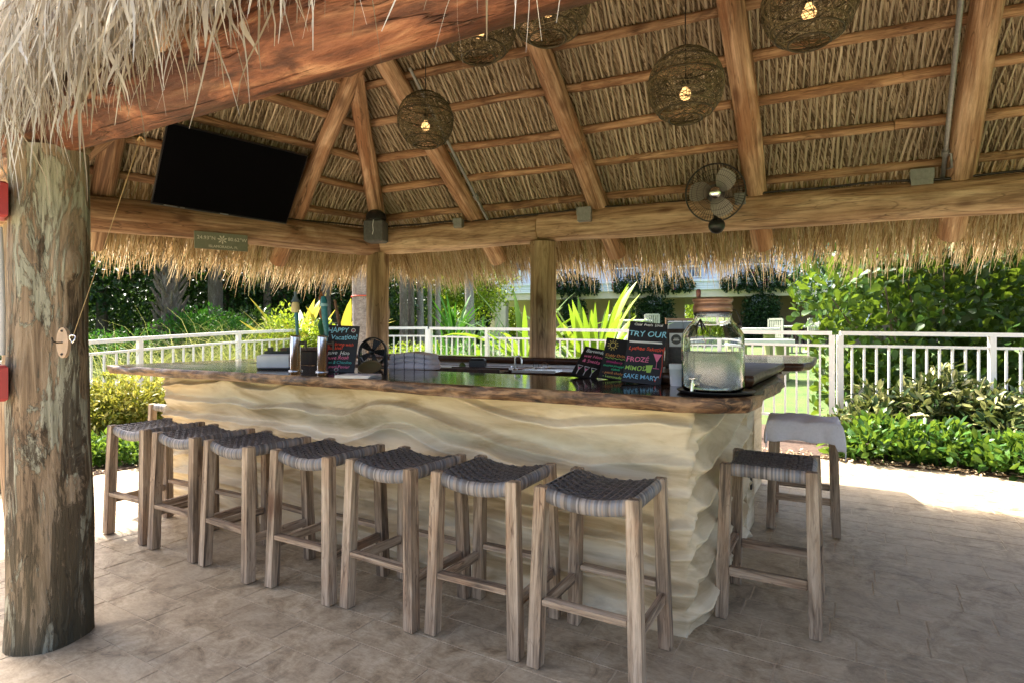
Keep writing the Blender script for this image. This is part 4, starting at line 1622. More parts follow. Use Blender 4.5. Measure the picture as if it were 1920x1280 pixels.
    for k in range(28):
        a = 2 * math.pi * k / 28
        mb.tube([(.024 * math.cos(a), .024 * math.sin(a), .024), (.07 * math.cos(a + .12), .07 * math.sin(a + .12), .026), ((Rf - .006) * math.cos(a + .2), (Rf - .006) * math.sin(a + .2), .020)], .0014, 4)
    for rr in (.045, .07, .09):
        mb.tube([(rr * math.cos(a), rr * math.sin(a), .0255) for a in np.linspace(0, 6.283, 30)], .0014, 4)
    mb.lathe([(.0, .022), (.025, .023), (.025, .028), (.0, .031)], 18, close=False)
    mb.build('grille', M['black'], r, T)
    for k in range(5):
        mb = MB(); a = 2 * math.pi * k / 5
        mb.add([(.018, -.012, .004), (.095, -.035, -.010), (.10, .025, .010), (.018, .012, .010)], [(0, 1, 2, 3)])
        mb.build('blade', M['black'], r, T @ Matrix.Rotation(a, 4, 'Z'))
    mb = MB(); mb.box(-.085, .085, -.055, .055, 0, .014, bev=.004)
    for sx in (-1, 1): mb.box(sx * .108 - .009, sx * .108 + .009, -.02, .02, .0, .15, bev=.003)
    mb.box(-.108, .108, -.02, .02, .004, .02)
    mb.build('stand', M['black'], r)
    # folded towels
    q = P(778, 688, 4.75)
    r = thing('folded_towels', 'folded white striped towels on the shelf behind the bar', 'towels', (q.x, q.y, 1.127), R(20))
    for k in range(3):
        mb = MB()
        prof = []
        n = 26
        y0, y1 = -.13, .13
        hgt = .042
        zb0 = k * .041
        L0, L1 = -.205 + .008 * k, .200 - .012 * k
        ring = [(y0 + .02 * (1 - math.cos(t)) if False else None) for t in (0,)]
        sec = []
        for t in np.linspace(-math.pi / 2, math.pi / 2, 7): sec.append((y0 + .03 - .03 * math.cos(t) * 1.0, zb0 + hgt / 2 + hgt / 2 * math.sin(t)))
        for t in np.linspace(math.pi / 2, -math.pi / 2, 7): sec.append((y1 - .03 + .03 * math.cos(t), zb0 + hgt / 2 + hgt / 2 * math.sin(t) * 1.0))
        xs = np.linspace(L0, L1, n)
        vs = []
        m = len(sec)
        for x in xs:
            sag = .018 * (1 - math.cos((x - L0) / (L1 - L0) * 6.283)) * .5
            e = 1 - .35 * max(0, 1 - min(x - L0, L1 - x) / .03) ** 2
            for (y, z) in sec:
                vs.append((x, y * e, zb0 + (z - zb0) * e + (sag if z > zb0 + hgt * .5 else sag * (k > 0))))
        for a in range(n - 1):
            mi = 1 if (k != 1 and a in (5, 10, 15, 20)) else 0
            xa = a
            mb.add([vs[xa * m + j] for j in range(m)] + [vs[(xa + 1) * m + j] for j in range(m)], [(j, (j + 1) % m, m + (j + 1) % m, m + j) for j in range(m)], mi=0, sm=True)
        mb.add(vs[:m], [tuple(reversed(range(m)))]); mb.add(vs[-m:], [tuple(range(m))])
        t = mb.build('towel', [M['towel'], M['towelstripe']], r)
        for a in (-.13, -.045, .04, .125):
            s = MB()
            sag = .018 * (1 - math.cos((a - L0) / (L1 - L0) * 6.283)) * .5
            pts = [(a, y * 1.006, zb0 + hgt / 2 + (z - zb0 - hgt / 2) * 1.03 + (sag if z > zb0 + hgt * .5 else sag * (k > 0))) for y, z in sec]
            s.add([(x - .0035, y, z) for x, y, z in pts] + [(x + .0035, y, z) for x, y, z in pts], [(j, j + 1, m + j + 1, m + j) for j in range(m - 1)])
            s.build('stripe', M['towelstripe'], t)
    # lime
    q = P(867, 684, 4.62)
    mb = MB(); mb.lathe([(.0, -.031), (.008, -.029), (.020, -.022), (.027, -.008), (.027, .008), (.020, .022), (.008, .029), (.0, .032)], 18, close=False)
    o = mb.build('lime', plain('lime_peel', (.06, .11, .015), .4, vary=.3, vscale=60)); o.location = (q.x, q.y, 1.128 + .029)
    tag(o, 'green lime on the shelf behind the bar', 'lime')
    # dark caddy box
    q = P(896, 684, 4.65)
    mb = MB(); mb.box(-.065, .065, -.045, .045, 0, .085, bev=.008); mb.box(-.055, .055, -.035, .035, .085, .093, bev=.003)
    o = mb.build('card_box', M['black']); o.location = (q.x, q.y, 1.127); o.rotation_euler.z = R(24)
    tag(o, 'small black box beside the lime behind the bar', 'box')
    # cutting tray
    q = P(890, 692, 4.4)
    r = thing('serving_tray', 'flat wooden serving tray on the shelf behind the bar', 'tray', (q.x, q.y, 1.127), R(12))
    mb = MB(); mb.box(-.24, .24, -.10, .10, 0, .012, bev=.003); mb.build('tray_board', M['stoolwood'], r)
    mb = MB(); mb.box(-.24, .24, -.112, -.1, 0, .03); mb.box(-.24, .24, .1, .112, 0, .03); mb.build('tray_edge', M['brownwood'], r)
    # faucet over the sink
    q = P(972, 692, 4.5)
    r = thing('faucet', 'curved steel faucet behind the bar', 'faucet', (q.x, q.y, 1.127), R(0))
    mb = MB()
    mb.tube([(-.03, 0, 0), (-.03, 0, .085)] + [(-.03 + .03 - .03 * math.cos(a), 0, .085 + .032 * math.sin(a)) for a in np.linspace(.2, 3.0, 9)] + [(.03, 0, .055)], .008, 10)
    mb.build('spout', M['chrome'], r)
    mb = MB(); mb.lathe([(.018, 0), (.018, .012), (.012, .016)], 16, cx=-.03); mb.build('base', M['chrome'], r)
    mb = MB(); mb.tube([(-.03, 0, .02), (-.03, -.02, .03), (-.03, -.055, .036)], .005, 8); mb.build('handle', M['chrome'], r)
    # trays of glasses / utensils by the sink
    q = P(1008, 694, 4.35)
    r = thing('utensil_tray', 'steel tray of bar tools beside the faucet', 'tray', (q.x, q.y, 1.127), R(10))
    mb = MB(); mb.box(-.17, .17, -.10, .10, 0, .006); mb.box(-.17, .17, -.105, -.10, 0, .02); mb.box(-.17, .17, .10, .105, 0, .02)
    mb.build('pan', M['chrome'], r)
    for k in range(6):
        mb = MB(); a = k * 1.1; xx = -.12 + .045 * k
        mb.tube([(xx - .04 * math.cos(a), -.06 * math.sin(a), .018 + .004 * k), (xx + .04 * math.cos(a), .06 * math.sin(a), .03 + .003 * k)], [.006, .004], 7)
        mb.build('bar_tool', random.choice((M['chrome'], M['darkmetal'], M['cork'])), r)
    for k in range(2):
        mb = MB(); mb.tube([(.022 * math.cos(a), 0, .024 * math.sin(a)) for a in np.linspace(0, 6.283, 16)], .003, 6)
        mb.build('strainer_ring', (M['darkmetal'], M['cork'])[k], r, Matrix.Translation((-.02 + .07 * k, .02, .05)) @ Matrix.Rotation(R(20), 4, 'Z'))
    # terracotta-coloured pot lid behind the boards
    q = P(1108, 662, 4.75)
    mb = MB(); mb.lathe([(.035, 0), (.045, .05), (.04, .055), (.03, .06)], 20)
    o = mb.build('clay_pot', plain('terracotta', (.42, .15, .06), .7, vary=.1)); o.location = (q.x, q.y, BZ + .001)
    tag(o, 'small terracotta pot on the back counter behind the boards', 'pot')
    # napkin caddy
    q = P(520, 684, 4.35)
    r = thing('napkin_caddy', 'black caddy holding grey folded napkins at the left of the bar', 'napkin holder', (q.x, q.y, TZ + .001), R(30))
    mb = MB(); mb.box(-.125, .125, -.07, .07, 0, .010, bev=.003); mb.box(-.125, .125, .055, .068, .01, .135, bev=.003)
    mb.box(-.10, -.06, .055, .068, .135, .162); mb.box(.05, .09, .055, .068, .135, .162)
    mb.build('caddy', M['black'], r)
    mb = MB()
    for k in range(5): mb.box(-.12 + .002 * k, .12 - .003 * k, -.085 + .026 * k, -.062 + .026 * k, .012, .108 + .003 * (k % 3), bev=.007)
    mb.build('napkins', M['paper'], r)
    # brown crate at the far corner of the counter
    q = P(582, 690, 5.0)
    r = thing('wooden_box', 'low dark wooden box at the far left corner of the bar', 'box', (q.x, q.y, TZ + .001), R(28))
    mb = MB(); mb.box(-.21, .21, -.10, .10, 0, .12, bev=.004); mb.build('box_body', M['brownwood'], r)
    mb = MB(); mb.box(-.22, .22, -.11, .11, .121, .148, bev=.004); mb.build('box_lid', plain('red_brown_board', (.12, .045, .022), .5, vary=.3, vscale=30), r)
    # beer taps: two steel towers with carved handles
    def tower(px, d, label):
        q = P(px, 690, d)
        r = thing('beer_tap', label, 'beer tap', (q.x, q.y, TZ + .001), R(28))
        mb = MB(); mb.lathe([(.050, 0), (.050, .006), (.037, .010), (.036, .24), (.034, .252), (.0, .256)], 24, close=False)
        mb.build('tower', M['chrome'], r)
        mb = MB(); mb.tube([(0.03, 0, .20), (.075, 0, .20)], .012, 10); mb.tube([(.075, 0, .215), (.078, 0, .15)], [.010, .007], 10)
        mb.build('spout', M['darkmetal'], r)
        return r
    teal = plain('teal_paint', (.015, .14, .17), .4, vary=.4, vscale=40)
    r = tower(554, 4.15, 'left steel beer tap with a tiki-torch handle')
    mb = MB(); mb.tube([(.015, 0, .25), (.012, 0, .34), (.004, 0, .44), (-.002, 0, .50)], [.010, .013, .016, .017], 10); mb.build('tap_handle', teal, r)
    mb = MB(); mb.lathe([(.030, .42), (.032, .425), (.028, .485), (.020, .495)], 8, cx=.0); mb.build('torch_shade', plain('cream_shade', (.62, .52, .26), .6), r)
    mb = MB(); mb.lathe([(.034, .496), (.026, .51), (.010, .54), (.012, .56), (.003, .575)], 8); mb.build('torch_top', plain('slate_blue', (.10, .15, .18), .6), r)
    r = tower(605, 4.05, 'right steel beer tap half behind the HAPPY board with a bright blue handle')
    mb = MB(); mb.tube([(.03, 0, .25), (.022, 0, .33), (.012, 0, .43), (.008, 0, .50), (.004, 0, .53)], [.012, .020, .022, .024, .014], 12); mb.build('tap_handle', teal, r)
    mb = MB(); mb.lathe([(.026, .46), (.028, .47), (.024, .48)], 12, cx=.01); mb.build('handle_band', plain('pale_blue', (.25, .45, .5), .5), r)
    # carved parrot-leaf handle and its bracket, behind
    q = P(606, 690, 4.5)
    r = thing('tap_handle', 'green and brown carved leaf-shaped tap handle between the two steel taps', 'tap handle', (q.x, q.y, TZ + .001), R(28))
    mb = MB(); mb.tube([(0, 0, 0), (0, 0, .21), (-.03, 0, .22), (.05, 0, .235)], .008, 8); mb.build('stem', M['darkmetal'], r)
    mb = MB(); mb.tube([(.0, 0, .22), (-.008, 0, .27), (-.012, 0, .33), (0, 0, .39)], [.006, .022, .036, .020], 10, squash=.35); mb.build('green_leaf', plain('carved_green', (.02, .14, .04), .5, vary=.5, vscale=40), r)
    mb = MB(); mb.tube([(.0, 0, .37), (-.012, 0, .43), (.0, 0, .49), (-.02, 0, .55), (-.012, 0, .60)], [.018, .024, .014, .020, .005], 10, squash=.5); mb.build('brown_leaf', plain('carved_brown', (.22, .085, .025), .55, vary=.5, vscale=40), r)
    mb = MB(); mb.tube([(.02, 0, .20), (.05, -.01, .16)], [.012, .006], 8); mb.build('blue_tip', plain('blue_tip', (.02, .03, .22), .4), r)
    q = P(640, 690, 4.3)
    mb = MB(); mb.tube([(.015, 0, 0), (.01, 0, .20), (-.02, 0, .36), (-.05, 0, .52)], [.012, .012, .013, .010], 8)
    o = mb.build('brown_stick', plain('stick_brown', (.16, .085, .045), .7, vary=.4, vscale=50)); o.location = (q.x, q.y, TZ + .001); o.rotation_euler.z = R(28)
    tag(o, 'brown stick handle leaning left above the HAPPY board', 'tap handle')


small_things()

# ------------------------------------------------------------------ things fixed to the hut
def wicker_lamps():
    def shade_mesh():
        g = np.random.default_rng(5)
        mb = MB()
        Rr = .20

        def curve(n0, tilt, ph, wob, n=44):
            pts = []
            for k in range(n + 1):
                a = 2 * math.pi * k / n
                p = Vector((math.cos(a), math.sin(a), wob * math.sin(3 * a + ph)))
                p.normalize()
                p = tilt @ p
                if p.z < -.90 or p.z > .93:
                    s = math.sqrt(1 - .90 ** 2); h = math.hypot(p.x, p.y) + 1e-6
                    if p.z < 0: p = Vector((p.x / h * s, p.y / h * s, -.90))
                    else: s = math.sqrt(1 - .93 ** 2); p = Vector((p.x / h * s, p.y / h * s, .93))
                pts.append(p * Rr * (1 + .012 * g.normal() * .3))
            return pts
        for k in range(78):
            axis = Matrix.Rotation(g.uniform(0, 6.28), 3, 'Z') @ Matrix.Rotation(g.uniform(.15, 1.45), 3, 'X')
            mb.tube(curve(0, axis, g.uniform(0, 6), .12 * g.normal()), .0016, 3, caps=False, tint=float(g.random()), sm=False)
        for k in range(20):
            z = g.uniform(-.85, .9); rr = math.sqrt(1 - z * z)
            mb.tube([(Rr * rr * math.cos(a), Rr * rr * math.sin(a), Rr * (z + .02 * math.sin(3 * a + k))) for a in np.linspace(0, 6.283, 44)], .0016, 3, caps=False, tint=float(g.random()), sm=False)
        for z, r_ in ((-.90, .436), (-.72, .70), (.93, .37), (.15, .99), (.55, .835)):
            mb.tube([(Rr * r_ * math.cos(a), Rr * r_ * math.sin(a), Rr * z) for a in np.linspace(0, 6.283, 44)], .0045, 5, caps=False, tint=.1)
        return mb.mesh('shade', M['wicker'])
    sm = shade_mesh()
    bm = MB(); bm.lathe([(.0, -.055), (.012, -.054), (.026, -.044), (.031, -.028), (.027, -.010), (.016, .004), (.013, .016)], 16, close=False)
    bulb = bm.mesh('bulb', M['bulb'])
    sk = MB(); sk.lathe([(.018, .016), (.018, .06), (.008, .068)], 12)
    socket = sk.mesh('socket', M['darkmetal'])
    LAMPS = [(798, 226, 4.10, 'smallest wicker globe lamp, hanging above the taps nearest the corner post'),
             (1285, 162, 3.10, 'wicker globe lamp hanging free on a long cord above the drinks dispenser'),
             (1517, 6, 2.58, 'wicker globe lamp cut off by the top of the picture, above the right stool'),
             (897, 44, 2.95, 'wicker globe lamp half hidden behind the middle of the red beam'),
             (1027, 2, 2.70, 'wicker globe lamp of which only the bottom ring shows below the red beam')]
    for px, py, d, lab in LAMPS:
        q = P(px, py, d)
        r = thing('pendant_lamp', lab, 'lamp', q, random.uniform(0, 6), 'wicker globe lamps under the thatch')
        obj('shade', sm, r); obj('bulb', bulb, r, Matrix.Translation((0, 0, -.02))); obj('socket', socket, r, Matrix.Translation((0, 0, -.02)))
        zt = min(zb(q.x, q.y), zn(q.x, q.y)) + .14
        mb = MB(); mb.tube([(0, 0, .045), (0, 0, max(.3, zt - q.z))], .0035, 6)
        mb.build('cord', M['black'], r)


wicker_lamps()


def tv():
    BL = P(283, 383, 4.80); BR = P(537, 421, 5.62)
    x = (BR - BL); W = x.length; x.normalize()
    n_in = Vector((-x.y, x.x, 0)).normalized()     # candidate inward
    if n_in.dot(Vector((1, -.2, 0))) < 0: n_in = -n_in
    up = (Vector((0, 0, 1)) * .78 + n_in * .625).normalized()
    up = (up - x * up.dot(x)).normalized()
    nrm = x.cross(up)                               # screen normal
    H = .735
    c = (BL + BR) / 2
    m = Matrix((x, up, nrm)).transposed().to_4x4()
    root = thing('television', 'black flat-screen television tilted down above the left beam', 'television', c)
    mb = MB(); mb.box(-W / 2, W / 2, 0, H, -.03, -.002, bev=.004); mb.box(-W * .32, W * .32, .08, H * .7, -.065, -.03, bev=.01)
    mb.build('casing', M['black'], root, m)
    mb = MB(); mb.box(-W / 2 + .009, W / 2 - .009, .020, H - .009, -.0035, .0005)
    mb.build('screen', M['screen'], root, m)
    mb = MB(); mb.box(-W / 2 + .001, W / 2 - .001, .0015, .0045, -.002, .0015); 
    mb.build('bottom_trim', plain('trim_grey', (.22, .22, .22), .4, .5), root, m)
    mb = MB(); mb.box(-.035, .035, .006, .013, -.002, .001); mb.build('maker_badge', plain('badge_grey', (.4, .4, .4), .4, .5), root, m)
    mb = MB(); mb.box(-W * .42, -W * .33, .008, .012, -.002, .001); mb.box(-W * .31, -W * .28, .008, .012, -.002, .001); mb.build('sticker_print', plain('badge_grey2', (.3, .3, .3), .4), root, m)
    # arm back to the roof
    mb = MB(); mb.tube([(0, H * .4, -.06), (0, H * .52, -.30), (0, H * .55, -.42)], .025, 8); mb.box(-.15, .15, H * .25, H * .55, -.085, -.06)
    mb.build('mount', M['darkmetal'], root, m)


tv()


def signs_and_boxes():
    # plaque with the coordinates
    A = P(364.5, 449, 5.02); B = P(464.5, 457, 5.30)
    # put it on the inner face of the left beam
    x = (B - A); x.z = 0; x.normalize()
    nrm = Vector((x.y, -x.x, 0))
    Lq = (B - A).length
    c = (A + B) / 2
    yv = Vector((0, 0, 1)); 
    roll = math.atan2((B - A).z, math.hypot((B - A).x, (B - A).y))
    m = Matrix((x, yv, nrm)).transposed().to_4x4() @ Matrix.Rotation(roll, 4, 'Z')
    root = thing('coordinates_sign', 'olive-grey plaque reading 24.93°N 80.62°W on the left beam', 'sign', c)
    w, h = Lq, .152
    mb = MB(); mb.box(-w / 2, w / 2, -h / 2, h / 2, -.02, 0, bev=.002)
    mb.build('plaque', M['sign'], root, m)
    text(root, '24.93°N', m @ Matrix.Translation((-w * .285, .022, .001)), .044, M['signtext'], 'lettering')
    text(root, '80.62°W', m @ Matrix.Translation((w * .30, .022, .001)), .044, M['signtext'], 'lettering')
    text(root, 'ISLAMORADA, FL', m @ Matrix.Translation((w * .03, -.050, .001)), .032, M['signtext'], 'lettering')
    mb = MB()
    for k in range(7):
        a = 2 * math.pi * k / 7 + .3
        mb.add([(0, 0, .001), (.030 * math.cos(a - .22), .030 * math.sin(a - .22), .001), (.043 * math.cos(a), .043 * math.sin(a), .001), (.030 * math.cos(a + .22), .030 * math.sin(a + .22), .001)], [(0, 1, 2, 3)])
    mb.build('flower_emblem', M['signtext'], root, m @ Matrix.Translation((.004, .016, .0005)))
    # speaker bracket over the corner
    q = P(705, 434, 6.25)
    root = thing('loudspeaker', 'black loudspeaker on a grey box at the beam corner above the far post', 'loudspeaker', q, R(22))
    mb = MB(); mb.box(-.105, .105, -.09, .09, -.125, .115, bev=.018); mb.build('bracket_box', plain('dark_grey_box', (.085, .085, .085), .6, vary=.25, vscale=30), root)
    mb = MB(); mb.lathe([(.110, .116), (.112, .15), (.100, .19), (.06, .225), (.0, .236)], 20, close=False); mb.lathe([(.110, .116), (.0, .116)], 20, close=False)
    mb.build('speaker_dome', M['black'], root)
    mb = MB(); mb.tube([(.008, -.092, .11), (.0, -.093, .05), (.006, -.093, -.01), (-.004, -.093, -.05)], .004, 6); mb.build('cable', M['paper'], root)
    # junction boxes on the back beam
    for px, py, d, s, lab in ((860, 418, 5.95, .055, 'small grey junction box on the back beam left of the middle post'), (1096, 401, 5.35, .075, 'grey junction box on the back beam right of the middle post'), (1727, 334, 4.42, .085, 'large grey junction box on the back beam at the right conduit'), (1388, 372, 4.78, .05, 'junction box on the back beam behind the round fan')):
        q = P(px, py, d)
        root = thing('junction_box', lab, 'junction box', q, R(8), 'grey electric boxes on the back beam')
        mb = MB(); mb.box(-s * .85, s * .85, -.03, .03, -s, s * .7, bev=.006); mb.build('box_body', M['greymetal'], root)
        mb = MB(); mb.box(-s * .92, s * .92, -.036, -.0305, -s * .2, s * .78, bev=.004); mb.build('box_cover', M['greymetal'], root)
    # conduits on the slope
    for (a, b, n, lab) in (((768, 128, 4.85), (914, 412, 5.78), 0, 'thin grey conduit running down beside the rafter nearest the corner post'), ((1803, -10, 3.35), (1768, 333, 4.42), 1, 'grey conduit running down beside the rightmost rafter')):
        p0 = P(*a); p1 = P(*b)
        root = thing('conduit', lab, 'conduit', p1, 0, 'electric conduits under the roof')
        mb = MB(); mb.tube([p0 - p1, (p0 - p1) * .5 + Vector((0, .0, .004)), (0, 0, 0)], .0165 if n else .0145, 8)
        mb.build('pipe', M['greymetal'], root)
        e = (p0 - p1)
        mb = MB(); t = e * .17; mb.tube([t * .92, t * 1.10], .026, 8); mb.tube([t, t + Vector((.03, -.03, -.02)), t * .6 + Vector((.04, -.04, -.05)), t * .3 + Vector((.02, -.03, 0))], .008, 6)
        mb.build('fitting', M['greymetal'], root)
    # black cable that follows the top of the back beam
    pts = []
    for t in np.linspace(.1, 7.2, 60):
        x = CX + UB.x * t; y = CYY + UB.y * t - .075
        pts.append((x, y, EYE + 1.05 + .140 + .010 * math.sin(t * 3.1) + .006 * math.sin(t * 8)))
    r0_ = Vector(pts[0])
    mb = MB(); mb.tube([Vector(p) - r0_ for p in pts], .009, 6)
    o = mb.build('cable', M['darkmetal']); o.location = r0_
    tag(o, 'dark cable lying along the top of the back beam', 'cable')
    # and the one on the left beam
    pts = []
    for t in np.linspace(.2, 3.1, 30):
        x = CX + UL.x * t + .06; y = CYY + UL.y * t
        pts.append((x, y, EYE + 1.05 + .142 - .033 * t + .008 * math.sin(t * 4)))
    r0_ = Vector(pts[0])
    mb = MB(); mb.tube([Vector(p) - r0_ for p in pts], .009, 6)
    o = mb.build('cable', M['darkmetal']); o.location = r0_
    tag(o, 'dark cable lying along the top of the left beam', 'cable')
    # cage fan on the back beam
    q = P(1341, 362, 4.62)
    root = thing('wall_fan', 'round dark cage fan with three pale blades mounted on the back beam', 'fan', q)
    v = Vector((-q.x * .9, -q.y, -.9)); v.normalize()
    xx = Vector((0, 0, 1)).cross(v).normalized(); yy = v.cross(xx)
    m = Matrix((xx, yy, v)).transposed().to_4x4()
    Rf = .228
    mb = MB()
    nr = 64
    for k in range(nr):
        a = 2 * math.pi * k / nr
        c, s = math.cos(a), math.sin(a)
        mb.tube([(.045 * c, .045 * s, .085), (.14 * c, .14 * s, .078), (.20 * c, .20 * s, .055), (Rf * c, Rf * s, .015), (Rf * c, Rf * s, -.015), (.19 * c, .19 * s, -.06), (.08 * c, .08 * s, -.08)], .0013, 3, caps=False, sm=False)
    for rr, z in ((Rf, .015), (Rf, -.015), (Rf + .003, 0)):
        mb.tube([(rr * math.cos(a), rr * math.sin(a), z) for a in np.linspace(0, 6.283, 48)], .005, 5, caps=False)
    for rr, z in ((.09, .083), (.14, .078), (.18, .064)):
        mb.tube([(rr * math.cos(a), rr * math.sin(a), z) for a in np.linspace(0, 6.283, 40)], .002, 4, caps=False)
    mb.build('cage', M['darkmetal'], root, m)
    mb = MB(); mb.lathe([(.0, .094), (.03, .092), (.046, .084), (.046, .076), (.0, .076)], 22, close=False); mb.build('badge', M['chrome'], root, m)
    bl = MB()
    nU, nV = 8, 5
    vs = []
    for i in range(nU):
        u = i / (nU - 1)
        r_ = .035 + u * .165
        half = .02 + .062 * math.sin(min(1, u * 1.15) * math.pi * .62)
        if u > .9: half *= .75
        for j in range(nV):
            w = (j / (nV - 1) - .5) * 2
            vs.append((r_ * math.cos(w * half / r_ * 1.0 + .25 * u), r_ * math.sin(w * half / r_ + .25 * u), .022 * w * (1 - .3 * u) + .015))
    bl.add(vs, [(i * nV + j, i * nV + j + 1, (i + 1) * nV + j + 1, (i + 1) * nV + j) for i in range(nU - 1) for j in range(nV - 1)], sm=True)
    bmesh_ = bl.mesh('blade', plain('fan_blade', (.26, .23, .20), .45, .3))
    for k in range(3):
        obj('blade', bmesh_, root, m @ Matrix.Rotation(k * 2 * math.pi / 3 + .72, 4, 'Z'))
    mb = MB(); mb.lathe([(.0, -.17), (.06, -.165), (.075, -.14), (.075, -.06), (.04, -.02), (.03, .03), (.0, .03)], 20, close=False); mb.build('motor', M['darkmetal'], root, m)
    mb = MB(); mb.tube([(0, 0, -.12), (.02, -.03, -.17), (.02, -.03, -.26)], .03, 10); mb.tube([(0, -Rf - .01, -.02), (0, -Rf + .02, -.08), (0, -.10, -.12)], .016, 8)
    mb.build('bracket', M['darkmetal'], root, m)
    mb = MB(); mb.lathe([(.0, -.04), (.04, -.036), (.062, -.015), (.066, .01), (.05, .03), (.0, .034)], 18, close=False)
    mb.build('knob_housing', M['black'], root, m @ Matrix.Translation((.01, -Rf - .035, -.01)))
    # red alarm boxes and conduit on the left of the thick post
    for py, lab in ((377, 'upper red alarm box on the left side of the thick post'), (717, 'lower red alarm box on the left side of the thick post')):
        q = P(-6, py, 2.50)
        root = thing('alarm_box', lab, 'alarm box', q, R(-16), 'red alarm boxes on the post')
        mb = MB(); mb.box(-.07, .07, -.035, .035, -.078, .078, bev=.010); mb.build('box_body', M['red'], root)
        mb = MB(); mb.box(-.062, .062, -.039, -.0355, -.07, .07, bev=.003); mb.build('box_cover', M['red'], root)
        mb = MB(); mb.box(.045, .052, -.0405, -.039, -.012, .020); mb.build('slot', M['black'], root)
    p1 = P(4, 665, 2.50); p0 = P(1, 425, 2.50)
    mb = MB(); mb.tube([(0, 0, 0), (.004, 0, (p0.z - p1.z) * .35), (-.014, 0, (p0.z - p1.z) * .75), (-.03, 0, p0.z - p1.z)], .012, 8)
    o = mb.build('cable', M['greypaint']); o.location = p1
    tag(o, 'grey cable between the two red alarm boxes', 'cable')
    # ring toss
    q = P(121, 642, 2.515)
    root = thing('ring_toss_hook', 'pale oval wooden plaque with a brass hook on the thick post', 'hook', q, R(24))
    mb = MB()
    ov = [(.040 * math.cos(a) * .72, .0, .066 * math.sin(a)) for a in np.linspace(0, 6.283, 29)[:-1]]
    mb.add([(x, -.012, z) for x, _, z in ov] + [(x, .004, z) for x, _, z in ov], [tuple(range(28)), tuple(reversed(range(28, 56)))] + [(k, 28 + k, 28 + (k + 1) % 28, (k + 1) % 28) for k in range(28)])
    mb.build('plaque', plain('driftwood', (.42, .30, .20), .7, vary=.15, vscale=40), root)
    mb = MB(); mb.tube([(.0, -.012, .0), (.0, -.04, .0), (.0, -.058, .006), (.0, -.062, .022)], .0035, 8); mb.build('hook', M['darkmetal'], root)
    for z in (-.05, .05):
        mb = MB(); mb.lathe([(.0, 0), (.005, .001), (.005, .003)], 10, close=False); mb.build('screw', M['darkmetal'], root, Matrix.Translation((0, -.0125, z)) @ Matrix.Rotation(R(90), 4, 'X'))
    p0 = P(263, 262, 2.50); p1 = P(136, 634, 2.40)
    root = thing('ring_on_cord', 'metal ring on a thin jute cord running from the red beam to the hook', 'ring', p1)
    mb = MB(); mb.tube([(0, 0, 0), (p0 - p1) * .5 + Vector((.0, 0, -.008)), p0 - p1], .0016, 5); mb.build('cord', M['rope'], root)
    mb = MB(); mb.tube([(.022 * math.cos(a), .004 * math.sin(a * 2), .022 * math.sin(a) * .75 - .004) for a in np.linspace(0, 6.283, 24)], .0028, 6); mb.build('ring', M['chrome'], root)
    root_k = MB(); root_k.tube([(-.02, 0, .0), (.0, 0, .012), (.02, 0, .004), (.03, 0, -.008)], .005, 6); root_k.build('knot', M['rope'], root, Matrix.Translation(p0 - p1))


signs_and_boxes()

# ------------------------------------------------------------------ planting
def leafmat(name, stops, rough=.42, transl=.35, tcol=(.30, .42, .03), spec=.26):
    return tinted(name, stops, rough, spec, transl=transl, tcol=tcol)


LM = {}
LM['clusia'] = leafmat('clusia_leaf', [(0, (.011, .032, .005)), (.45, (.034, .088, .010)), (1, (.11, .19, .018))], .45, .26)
LM['dark'] = leafmat('dark_leaf', [(0, (.008, .022, .006)), (.6, (.020, .055, .012)), (1, (.045, .10, .02))], .4, .2, (.10, .20, .02))
LM['green'] = leafmat('green_leaf', [(0, (.018, .060, .012)), (.5, (.045, .125, .02)), (1, (.095, .20, .03))], .38, .3)
LM['lush'] = leafmat('lush_leaf', [(0, (.010, .048, .007)), (.5, (.026, .112, .011)), (1, (.06, .19, .018))], .55, .25, (.10, .28, .02), spec=.25)
LM['lime'] = leafmat('lime_leaf', [(0, (.07, .14, .012)), (.5, (.18, .28, .02)), (1, (.34, .42, .04))], .45, .4, (.42, .52, .03))
LM['croton'] = leafmat('croton_leaf', [(0, (.035, .075, .012)), (.4, (.12, .17, .018)), (.7, (.34, .33, .05)), (1, (.52, .46, .14))], .42, .3, (.45, .42, .05))
LM['varieg'] = leafmat('variegated_leaf', [(0, (.012, .030, .010)), (.55, (.035, .07, .018)), (.72, (.22, .23, .07)), (1, (.46, .44, .20))], .36, .22, (.25, .28, .06))
LM['strap'] = leafmat('strap_leaf', [(0, (.045, .11, .009)), (.5, (.115, .205, .014)), (1, (.24, .32, .025))], .42, .36, (.28, .42, .025))
LM['yellow'] = leafmat('yellow_leaf', [(0, (.05, .07, .012)), (.5, (.30, .27, .03)), (1, (.50, .43, .08))], .45, .3, (.5, .42, .05))
LM['grass'] = leafmat('fountain_grass', [(0, (.07, .12, .02)), (.5, (.22, .28, .06)), (1, (.48, .44, .20))], .55, .35, (.40, .42, .10))
LM['vine'] = leafmat('vine_leaf', [(0, (.008, .020, .008)), (.7, (.020, .050, .014)), (1, (.05, .10, .025))], .45, .18, (.06, .13, .02))
LM['flower'] = plain('magenta_bract', (.30, .02, .16), .6)
M['bark'] = wood('bark', [(.28, (.07, .055, .04)), (.5, (.15, .125, .10)), (.75, (.26, .23, .19))], (.10, .08, .06), 22, .3, .85, .6, 4)
M['palmbark'] = wood('palm_bark', [(.28, (.17, .15, .125)), (.5, (.32, .29, .25)), (.75, (.44, .41, .36))], (.22, .19, .16), 16, 2.4, .85, .5, 4)
M['twig'] = plain('twig', (.10, .075, .045), .8, vary=.3, vscale=30)

